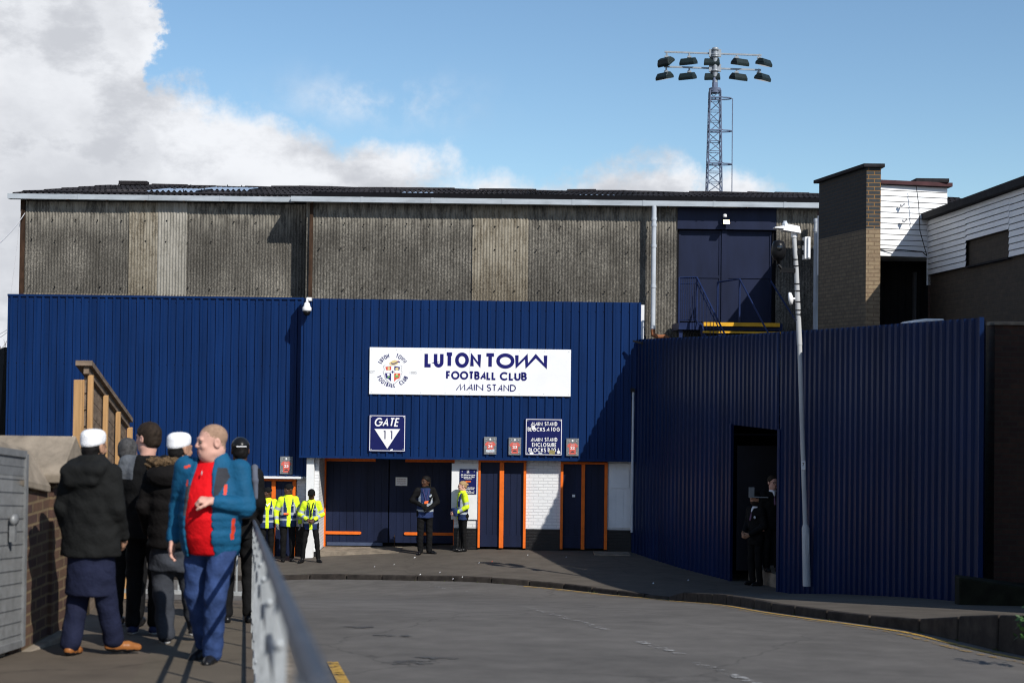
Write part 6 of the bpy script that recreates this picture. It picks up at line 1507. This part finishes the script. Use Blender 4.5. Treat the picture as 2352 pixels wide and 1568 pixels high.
# ---- man in the teal jacket, walking towards the viewer, head turned to the left of the picture
p = pathhit(481, 1518)
E_ = Person('man in open teal jacket over red shirt and jeans, fist raised, looking aside', p, 1.72, R(-8), R(-52), R(2), None, SKIN_P, LIP_P, .010, .0065, 1.09,
  hipR=(-.10, .0, .92), hipL=(.10, -.02, .92), kneeR=(-.115, .0, .50), kneeL=(.085, -.13, .50), ankR=(-.08, .12, .11), ankL=(.055, -.10, .09),
  shR=(-.205, .0, 1.42), shL=(.205, .0, 1.41), elR=(-.27, .05, 1.12), elL=(.275, -.05, 1.14), wrR=(-.285, -.02, .885), wrL=(.09, -.25, 1.195), neck=(0, .0, 1.46), head=(-.0, -.03, 1.605))
E_.body(dict(palm=(1, 0, 0), curl=.35), dict(d=(-.9, -.25, .12), palm=(0, .35, -.9), thumb=(-.1, -.5, .8), curl=1.25), chubby=1., stubble=HAIRS)
E_.g('shirt', [E_.torso((.16, .178, .188, .178, .16, .115, .07), (.14, .168, .182, .15, .12, .09, .068), (.79, .92, 1.06, 1.24, 1.38, 1.45, 1.50), (-.03, -.055, -.06, -.04, -.015, 0, 0))], CRED, .03, None, .0035, 4)
def jk_colour(c):
    m = np.zeros(len(c), int); f = c[:, 1] < .02
    tors = (np.abs(c[:, 0]) < .225)
    m[f & tors & (c[:, 2] > 1.21) & (c[:, 2] < 1.425-.0*c[:, 0]) & (c[:, 0] > .075) & (c[:, 0] < .075+.46*np.minimum(c[:, 2]-1.16, 1.44-c[:, 2]+.12))] = 1
    m[f & tors & (c[:, 0] < -.085) & (c[:, 0] > -.15) & (c[:, 2] < 1.30) & (c[:, 2] > 1.08)] = 1
    m[f & (np.abs(c[:, 0]-.150+.10*(c[:, 2]-1.26)) < .009) & (np.abs(c[:, 2]-1.27) < .035)] = 2
    m[f & (np.abs(c[:, 0]-.20-.10*(c[:, 2]-.95)) < .007) & (np.abs(c[:, 2]-.985) < .075)] = 2
    m[f & (np.abs(c[:, 0]+.145-.0*c[:, 2]) < .008) & (np.abs(c[:, 2]-1.31) < .022)] = 2
    m[(np.abs(c[:, 0]+.165) < .022) & f & (np.abs(c[:, 2]-1.425-.3*(c[:, 0]+.165)) < .008)] = 2
    return m
quilt = lambda x, y, z: .0045*np.abs(np.sin(math.pi*(z+.06*np.abs(x))/.062))*(z < 1.22)*(np.abs(x) < .40)*-1+.0022
tor = E_.torso((.205, .222, .232, .222, .205, .155, .098), (.165, .20, .215, .18, .15, .115, .095), (.775, .92, 1.06, 1.26, 1.38, 1.45, 1.53), (-.005, -.03, -.03, -.015, 0, 0.01, .012))
def opening(x, y, z):
    half = np.interp(z, [.7, .8, 1.0, 1.15, 1.3, 1.42, 1.56], [.095, .100, .11, .095, .082, .062, .058])
    return np.maximum(np.abs(x+.028+.0*z)-half, y+.02)
w1 = wrinkle(.006, 9, (22, 22, 34))
E_jack = sdf_mesh('jacket', E_.root, [tor]+[('c', E_.J['shR'], E_.J['elR'], .085, .072, .05), ('c', E_.J['elR'], lerp3(E_.J['elR'], E_.J['wrR'], .93), .07, .052, .02), ('c', E_.J['shL'], E_.J['elL'], .082, .07, .05), ('c', E_.J['elL'], lerp3(E_.J['elL'], E_.J['wrL'], .88), .068, .052, .02)],
  [CTEAL, CTEALD, CORNG], .009, .03, jk_colour, lambda x, y, z: w1(x, y, z)+quilt(x, y, z), E_.S,
  [(opening, (-.3, -.4, .6), (.3, .05, 1.6), .012)])
E_.trousers(CJEAN, (.106, .080, .074), 1.0, .0065, 13)
E_.shoes(SHOEB, SOLE, (R(-25), R(8)), (R(28), 0), .2)
E_.blob('zip_pull', [('c', (-.02, -.165, 1.40), (-.02, -.17, 1.375), .007, .006)], GALV)

# ---- older man in white cap and long black coat, back to the viewer
p = pathhit(203, 1505)
A_ = Person('man seen from behind in white round cap, black hooded coat and loose navy trousers', p, 1.70, R(172), R(-14), 0, None, SKIN_T, LIP_P, .011, .0075, 1.04,
  hipR=(-.10, 0, .92), hipL=(.10, 0, .92), kneeR=(-.11, -.02, .50), kneeL=(.105, -.06, .50), ankR=(-.14, -.14, .10), ankL=(.13, .03, .09), shR=(-.165, .0, 1.385), shL=(.165, 0, 1.385), elR=(-.222, .03, 1.12), elL=(.215, .04, 1.12), wrR=(-.21, -.11, .90), wrL=(.21, -.09, .88), neck=(0, -.0, 1.44), head=(.0, -.04, 1.575))
A_.body(dict(curl=.5), dict(curl=.5), beard=True); A_.hair(HAIRK, 'short', g=-.006); A_.kufi(KUFI)
A_.g('coat', [A_.torso((.24, .226, .212, .212, .195, .15, .088), (.145, .14, .14, .15, .14, .12, .095), (.755, .95, 1.1, 1.26, 1.37, 1.45, 1.53), (0, 0, 0, .0, .0, 0, 0)), *A_.sleeves(.072, .060, .05, .97), ('c', (-.10, .125, 1.42), (.13, .115, 1.40), .062, .066, .03), ('c', (-.07, .135, 1.34), (.11, .13, 1.33), .05, .055, .03), ('c', (-.12, .05, 1.45), (-.06, -.06, 1.45), .05, .04, .04), ('c', (.12, .05, 1.45), (.06, -.06, 1.45), .05, .04, .04)], CCOAT, .035, None, .0045, 21)
A_.g('long_tunic', [('t', [(.46, .196, .14, .0, -.02), (.6, .188, .132, 0, -.01), (.76, .172, .118, 0, 0), (.84, .13, .09, 0, 0)])], CNAVY, .02, None, .004, 22)
A_.trousers(CNAVY, (.086, .084, .078), .97, .005, 23)
A_.shoes(SHOET, SOLE, (R(-55), R(5)), (R(6), R(10)), .2)

# ---- man in white cap and fur-trimmed parka
p = pathhit(392, 1476)
D_ = Person('man from behind in white cap and black parka with brown fur on the hood', p, 1.70, R(176), R(-30), 0, None, SKIN_T, LIP_P, .011, .008, 1.05,
  hipR=(-.09, 0, .92), hipL=(.09, 0, .92), kneeR=(-.12, -.09, .50), kneeL=(.075, -.0, .50), ankR=(-.16, -.17, .11), ankL=(.02, .07, .09), shR=(-.165, .0, 1.40), shL=(.175, 0, 1.40), elR=(-.225, .03, 1.13), elL=(.235, .03, 1.13), wrR=(-.21, -.12, .92), wrL=(.24, -.12, .92), neck=(.04, 0, 1.45), head=(-.045, -.03, 1.605))
D_.body(); D_.hair(HAIRK, g=-.006); D_.kufi(KUFI)
pk = wrinkle(.004, 31); band = lambda x, y, z: pk(x, y, z)-.007*np.abs(np.sin(math.pi*z/.11))+.004
tp = D_.torso((.21, .205, .20, .205, .195, .15, .08), (.165, .16, .16, .165, .15, .115, .09), (.80, .95, 1.1, 1.26, 1.37, 1.44, 1.50))
sdf_mesh('parka', D_.root, [tp, *D_.sleeves(.076, .068, .055)], CPUFF, .011, .04, None, band, D_.S)
D_.g('hood', [('e', (.02, .12, 1.40), (.17, .10, .10)), ('e', (.01, .06, 1.45), (.15, .10, .07))], CPUFF, .05, None, .006, 32)
fr = wrinkle(.018, 33, (70, 70, 70)); ring = [(.02+.165*math.cos(t), .035+.115*math.sin(t)*.9, 1.475+.035*math.sin(t)) for t in np.linspace(R(-5), R(185), 9)]
sdf_mesh('fur_trim', D_.root, [('c', a, b, .040, .040) for a, b in zip(ring, ring[1:])], FUR, .0085, .02, None, fr, D_.S)
D_.g('long_tunic', [('t', [(.60, .20, .13, .0, -.01), (.75, .185, .125, 0, 0), (.9, .14, .09, 0, 0)])], CGREY, .03, None, .008, 34)
D_.trousers(CGREY, (.105, .085, .075), .97, .009, 35)
D_.shoes(SHOEB, SOLEW, (R(-30), R(25)), (R(14), R(6)), .21)

# ---- youth with brown hair, profile to the left
p = pathhit(330, 1455)
C_ = Person('brown-haired youth in dark jacket with grey shoulder, face in profile', p, 1.80, R(168), R(70), R(2), None, SKIN_P, LIP_P, .012, .008, 1.06, hipR=(-.085, 0, .93), hipL=(.085, 0, .93), ankR=(-.10, .0, .09), ankL=(.08, .05, .09), neck=(0, 0, 1.47))
C_.body(); C_.hair(HAIRB, 'short', g=.004)
def ccol(c): return ((c[:, 2] > 1.30) & (c[:, 0] > .06) & (c[:, 1] > -.06)).astype(int)
C_.g('jacket', [C_.torso((.205, .20, .20, .215, .205, .15, .075), (.14, .135, .135, .14, .13, .10, .08)), *C_.sleeves(.08, .068, .052)], [CBLACK, CGREYL], .03, ccol, .006, 41)
C_.trousers(CBLACK); C_.shoes(mat('dark_blue_shoe', (.015, .02, .06), .6), SOLEW, (0, R(20)))

# ---- grey-haired person further along the queue
p = pathhit(292, 1438)
B_ = Person('grey-haired person in black hooded coat mostly hidden behind the queue', p, 1.72, R(175), R(20), 0, None, SKIN_P, LIP_P, .013, .009, head=(.035, -.02, 1.61))
B_.body(); B_.hair(HAIRG, 'short', g=.006)
B_.g('coat', [B_.torso((.22, .215, .21, .22, .21, .15, .08), (.15,)*5+(.11, .08)), *B_.sleeves(.082, .07, .055), ('e', (0, .09, 1.40), (.13, .08, .08))], CBLACK, .04, None, .006, 51)
B_.trousers(CBLACK); B_.shoes(SHOEB)

# ---- person with black baseball cap and backpack beside the railing
p = pathhit(545, 1429)
F_ = Person('person from behind in shiny black cap and black jacket with grey backpack strap', p, 1.74, R(188), R(8), 0, None, SKIN_D, LIP_D, .012, .008, ankR=(-.11, .02, .09), ankL=(.10, .06, .09), kneeL=(.1, .0, .5), shR=(-.145, 0, 1.41), shL=(.165, 0, 1.41), elR=(-.185, .02, 1.14), wrR=(-.17, -.16, .97))
F_.body(); F_.hair(HAIRK)
F_.cap(mat('shiny_black_cap', (.010, .010, .011), .3, .2))
F_.blob('cap_logo', [('c', F_.hp((-.045, .119, .045)), F_.hp((.045, .119, .045)), .006, .006)], PLASW, .004, .005)
F_.g('jacket', [F_.torso((.165, .16, .165, .19, .19, .145, .075), (.14, .14, .14, .145, .13, .10, .08)), *F_.sleeves(.075, .066, .052)], CBLACK, .03, None, .007, 61)
F_.g('backpack', [('t', [(1.0, .13, .07, 0, .17), (1.2, .14, .085, 0, .18), (1.38, .12, .06, 0, .16)])], CBLACK, .03, None, .004, 62)
F_.g('backpack_strap', [('c', (-.15, .13, 1.36), (-.14, .02, 1.475), .03, .03), ('c', (-.14, .02, 1.475), (-.15, -.12, 1.36), .03, .03), ('c', (-.15, .13, 1.36), (-.16, .14, 1.2), .03, .022)], mat('grey_strap', (.09, .10, .13), .7), .02, None, 0, 1, .01)
F_.trousers(CBLACK); F_.shoes(SHOEB, None, (R(-10), R(15)))

# ------------------------------------------------------------------ stewards in high-visibility jackets
def hv_sleeve_col(P):
    J = P.J
    def col(c):
        m = np.zeros(len(c), int)
        for q in 'RL':
            t, d = seg_t(c, J['sh'+q], J['el'+q]); m[(d < .1) & (np.abs(t-.72) < .11) & (np.abs(c[:, 0]) > .17)] = 1
            t, d = seg_t(c, J['el'+q], J['wr'+q]); m[(d < .085) & (np.abs(t-.55) < .13)] = 1
        m[(np.abs(c[:, 2]-.96) < .024) & (np.abs(c[:, 0]) < .16)] = 1
        return m
    return col
def vest_col(open_=.055, mats=3, low=.80):
    def col(c):
        m = np.zeros(len(c), int); f = c[:, 1] < 0; ax = np.abs(c[:, 0])
        m[(np.abs(c[:, 2]-1.10) < .032)] = 1
        m[(np.abs(c[:, 2]-.97) < .028)] = 1
        m[f & (np.abs(ax-.135) < .022) & (c[:, 2] > 1.10)] = 1
        m[(~f) & (np.abs(ax-.12) < .022) & (c[:, 2] > 1.10)] = 1
        m[(np.abs(c[:, 2]-1.22) < .0)] = 1
        m[f & (ax < open_*.7+np.maximum(0, c[:, 2]-1.22)*.22)] = 2
        return m
    return col
def steward(label, foot, H, yaw, hyaw, skin, lip, hands=(None, None), glove=None, hatkind=None, slim=1., group=None, long_hair=False, beard=False, hpitch=0., yellow=True, vopen=.055, fist=.6, **J):
    P = Person(label, foot, H, yaw, hyaw, hpitch, group, skin, lip, .0125, .0095, 1.04, **J)
    P.body(hands[0], hands[1], beard=beard, glove=glove)
    if hatkind == 'cap': P.hair(HAIRK); P.cap(CBLACK)
    elif hatkind == 'beanie': P.beanie(CBLACK)
    w = [v*slim for v in (.172, .17, .165, .175, .165, .125, .078)]; d = [v*slim for v in (.125, .125, .13, .14, .125, .10, .085)]
    zs = (.84, .96, 1.1, 1.26, 1.37, 1.45, 1.53)
    if yellow: P.g('jacket', [P.torso(w, d, zs), *P.sleeves(.067, .06, .048, .92)], [HIVIS, REFL], .03, hv_sleeve_col(P), .005, 71)
    else: P.g('jacket', [P.torso(w, d, zs), *P.sleeves(.064, .056, .046, .95)], [CBLACK], .03, None, .006, 72)
    P.g('vest', [('t', [(.80, w[0]+.022, d[0]+.022, 0, 0), (.96, w[1]+.02, d[1]+.02, 0, 0), (1.1, w[2]+.018, d[2]+.018, 0, 0), (1.26, w[3]+.0, d[3]+.016, 0, 0), (1.37, w[4]-.02, d[4]+.014, 0, 0), (1.465, .125*slim, d[5]+.018, 0, 0)])], [VEST, REFL, HIVIS if yellow else VEST], .03, vest_col(vopen), .004, 73)
    mb = MB(); b = Vector((.10*slim, -(d[3]+.022), 1.29))*P.S; mb.lathe(b, [(.028, 0), (.026, .004)], 14, (0, -1, 0)); o = mb.build('vest_crest', REFL); o.parent = P.root
    return P
def pavhit(px, py): return hit(px, py, pz)
clasp = dict(elR=(-.27, .02, 1.16), elL=(.27, .02, 1.16), wrR=(-.075, -.235, 1.055), wrL=(.075, -.225, 1.05), ankR=(-.19, .0, .09), ankL=(.19, -.05, .09), kneeR=(-.15, -.03, .50), kneeL=(.15, -.05, .50))
S3 = steward('steward in yellow jacket and black cap standing legs apart by the white pier', pavhit(713, 1291), 1.68, R(6), 0, SKIN_D, LIP_D, (dict(d=(.8, -.3, -.25), palm=(0, .6, -.8), curl=.7), dict(d=(-.8, -.3, -.25), palm=(0, .6, -.8), curl=.7)), None, 'cap', .95, 'stewards by the stand', hpitch=R(8), **clasp)
S3.trousers(CBLACK, (.085, .062, .05)); S3.shoes(SHOEB, None, (R(-25), R(25)))
S3.blob('radio_strap', [('c', (-.06, -.155, 1.45), (0, -.178, 1.20), .012, .012), ('c', (.06, -.155, 1.45), (0, -.178, 1.20), .012, .012), ('c', (0, -.178, 1.20), (0, -.18, 1.13), .024, .02)], BLACK, .01, .009)
gl = dict(curl=.4)
S2 = steward('steward in yellow jacket and black knitted hat looking left, grey gloves', pavhit(660, 1289), 1.80, R(14), R(-62), SKIN_D, LIP_D, (gl, gl), GLOVE, 'beanie', 1.02, 'stewards by the stand', vopen=.06, elL=(.26, .02, 1.14), wrL=(.27, -.04, .87), elR=(-.27, .02, 1.14), wrR=(-.26, -.06, .88))
S2.trousers(CBLACK, (.09, .068, .055)); S2.shoes(SHOEB)
S2.blob('radio', [('c', (-.10, -.165, 1.10), (-.02, -.17, 1.10), .025, .025)], BADGE, .01, .009)
S1 = steward('steward in yellow jacket half hidden behind the black-capped person', pavhit(612, 1289), 1.72, R(10), R(-40), SKIN_D, LIP_D, (gl, gl), GLOVE, 'beanie', 1.0, 'stewards by the stand', wrL=(.25, -.08, .90))
S1.trousers(CBLACK, (.09, .068, .055)); S1.shoes(SHOEB)
S1.blob('collar_shirt', [('c', (-.05, -.14, 1.40), (0, -.165, 1.34), .014, .014), ('c', (.05, -.14, 1.40), (0, -.165, 1.34), .014, .014)], SHIRTW, .01, .009)
# tall steward in dark jacket and navy vest with long locks
S4 = steward('tall steward with long dark locks, black sleeves and navy vest in front of the gate', pavhit(975, 1271), 1.86, R(8), R(-48), SKIN_D, LIP_D, (dict(d=(.9, -.2, -.1), palm=(0, .8, -.4), curl=.9), dict(d=(-.9, -.2, -.1), palm=(0, .8, -.4), curl=.9)), CBLACK, None, .98, 'stewards by the stand', yellow=False, vopen=.0,
  shR=(-.17, 0, 1.42), shL=(.17, 0, 1.42), elR=(-.30, .0, 1.19), elL=(.275, .0, 1.15), wrR=(-.10, -.22, 1.10), wrL=(.07, -.22, 1.03), ankR=(-.10, -.03, .09), ankL=(.10, -.02, .09), head=(0, -.015, 1.60))
S4.hair(HAIRK, 'short', g=.006)
rl2 = random.Random(5); pr = []
for i in range(26):
    a = R(rl2.uniform(15, 165)); q0 = S4.hp((.082*math.cos(a), .02+.085*math.sin(a), rl2.uniform(.02, .09))); q1 = (q0[0]*1.12+S4.hc[0]*0, q0[1]*1.05+.01, q0[2]-.12); q2 = (q1[0]*1.02, q1[1]-.0+(.03 if q1[1] > 0 else -.02), q1[2]-rl2.uniform(.07, .15))
    pr += [('c', q0, q1, .012, .012), ('c', q1, q2, .012, .008)]
sdf_mesh('long_locks', S4.root, pr, HAIRK, .0085, .006, None, None, S4.S)
S4.trousers(CBLACK, (.092, .072, .066), 1.0, .008, 81); S4.shoes(SHOEB, None, (R(-10), R(38)), L=.22)
S4.blob('lanyard', [('c', (-.06, -.15, 1.44), (.0, -.176, 1.17), .006, .006), ('c', (.07, -.15, 1.44), (.01, -.176, 1.17), .006, .006)], mat('purple_lanyard', (.10, .06, .16), .6), .004, .006)
mb = MB(); q = [Vector((x, -.184, z))*S4.S for x, z in ((-.035, 1.12), (.05, 1.14), (.055, 1.20), (-.03, 1.18))]; mb.poly(q); o = mb.build('badge_card', BADGE); o.parent = S4.root
S4.blob('chest_radio', [('c', (.13, -.155, 1.28), (.09, -.17, 1.18), .02, .016)], BLACK, .01, .009)
# woman steward in profile, forearms in her navy bag
S5 = steward('fair-haired woman steward in yellow jacket seen side-on, holding a navy bag', pavhit(1061, 1266), 1.66, R(-68), R(-8), SKIN_P, LIP_P, (dict(curl=.6), dict(curl=.6)), None, None, .93, 'stewards by the stand', vopen=.03,
  elR=(-.22, .04, 1.13), elL=(.22, .04, 1.13), wrR=(-.10, -.20, 1.0), wrL=(.12, -.22, .98), hipR=(-.085, .0, .93), hipL=(.085, .02, .93), kneeR=(-.06, -.0, .50), kneeL=(.06, .03, .50), ankR=(-.055, -.03, .09), ankL=(.05, .05, .09))
S5.hair(HAIRL, 'long', g=.0); S5.blob('hair_bun', [('e', S5.hp((0, .125, .035)), (.035, .03, .035))], HAIRL, .01, .008)
S5.g('trousers', [('t', [(.80, .14, .12, 0, .02), (.90, .155, .135, 0, .03), (1.0, .135, .10, 0, 0)])]+[x for q in 'RL' for x in (('c', S5.J['hip'+q], S5.J['knee'+q], .088, .058, .05), ('c', S5.J['knee'+q], S5.J['ank'+q], .056, .045, .02))], CBLACK, .05, None, .003, 91)
S5.shoes(SHOEB, None, (R(-5), R(8)))
bag = S5.g('bag', [('t', [(.90, .15, .075, .02, -.215), (1.0, .165, .09, .02, -.22), (1.09, .15, .075, .02, -.21)])], [VEST], .03, None, .004, 92)

# ------------------------------------------------------------------ two men in dark suits at the doorway
def suit(label, foot, H, yaw, hyaw, skin, lip, beard, glasses, floor_z=None, **J):
    P = Person(label, foot, H, yaw, hyaw, R(6) if beard else 0, None, skin, lip, .013, .009, 1.03, **J); P.body(dict(curl=.5), dict(curl=.5), beard=beard); P.hair(HAIRK if beard else HAIRB, 'short', g=.004)
    P.g('suit_jacket', [P.torso((.185, .175, .17, .19, .19, .14, .07), (.125, .12, .12, .13, .12, .095, .06), (.78, .95, 1.1, 1.26, 1.38, 1.45, 1.475)), *P.sleeves(.07, .06, .045, .93)], CBLACK, .03, None, .004, 101)
    P.g('shirt_collar', [('t', [(1.42, .075, .085, 0, -.005), (1.50, .066, .068, 0, 0)])], SHIRTW, .02, None, 0, 1, .01)
    P.blob('shirt_front', [('c', (0, -.075, 1.44), (0, -.118, 1.30), .035, .014)], SHIRTW, .01, .01); P.blob('tie', [('c', (0, -.088, 1.44), (0, -.142, 1.25), .014, .02)], TIE, .01, .008)
    P.trousers(CBLACK, (.09, .068, .06), 1.0); P.shoes(SHOEB)
    if glasses:
        pr = []
        for sx in (-1, 1):
            c = [P.hp((sx*.033+.024*math.cos(t), -.112, .004+.018*math.sin(t))) for t in np.linspace(0, 2*math.pi, 11)]; pr += [('c', a, b, .0035, .0035) for a, b in zip(c, c[1:])]
            pr += [('c', P.hp((sx*.057, -.11, .008)), P.hp((sx*.082, .0, .006)), .003, .003)]
        pr.append(('c', P.hp((-.01, -.114, .006)), P.hp((.01, -.114, .006)), .003, .003)); sdf_mesh('glasses', P.root, pr, BLACK, .004, .003, None, None, P.S)
    mb = MB(); mb.lathe(Vector((.11, -.128, 1.30))*P.S, [(.03, 0), (.028, .004)], 12, (0, -1, 0)); o = mb.build('breast_badge', PIPE); o.parent = P.root
    return P
q = at(1735, 1330, 27.8); q.z = pz(q.x, q.y)
M1 = suit('bearded man in black suit standing in the doorway, face in profile', q, 1.80, R(-58), R(-18), SKIN_T, LIP_D, True, False, elR=(-.24, .0, 1.15), wrR=(-.08, -.23, 1.0), elL=(.24, 0, 1.15), wrL=(.08, -.23, .98))
zz_ = at(1774, 1093, 27.75).z; f2 = Vector((at(1774, 1200, 27.75).x, 27.75, fl_z+.16)); H2 = zz_-f2.z
M2 = suit('man in glasses, white collar and patterned tie, deep inside the doorway', f2, H2, R(8), R(12), SKIN_P, LIP_P, False, True)
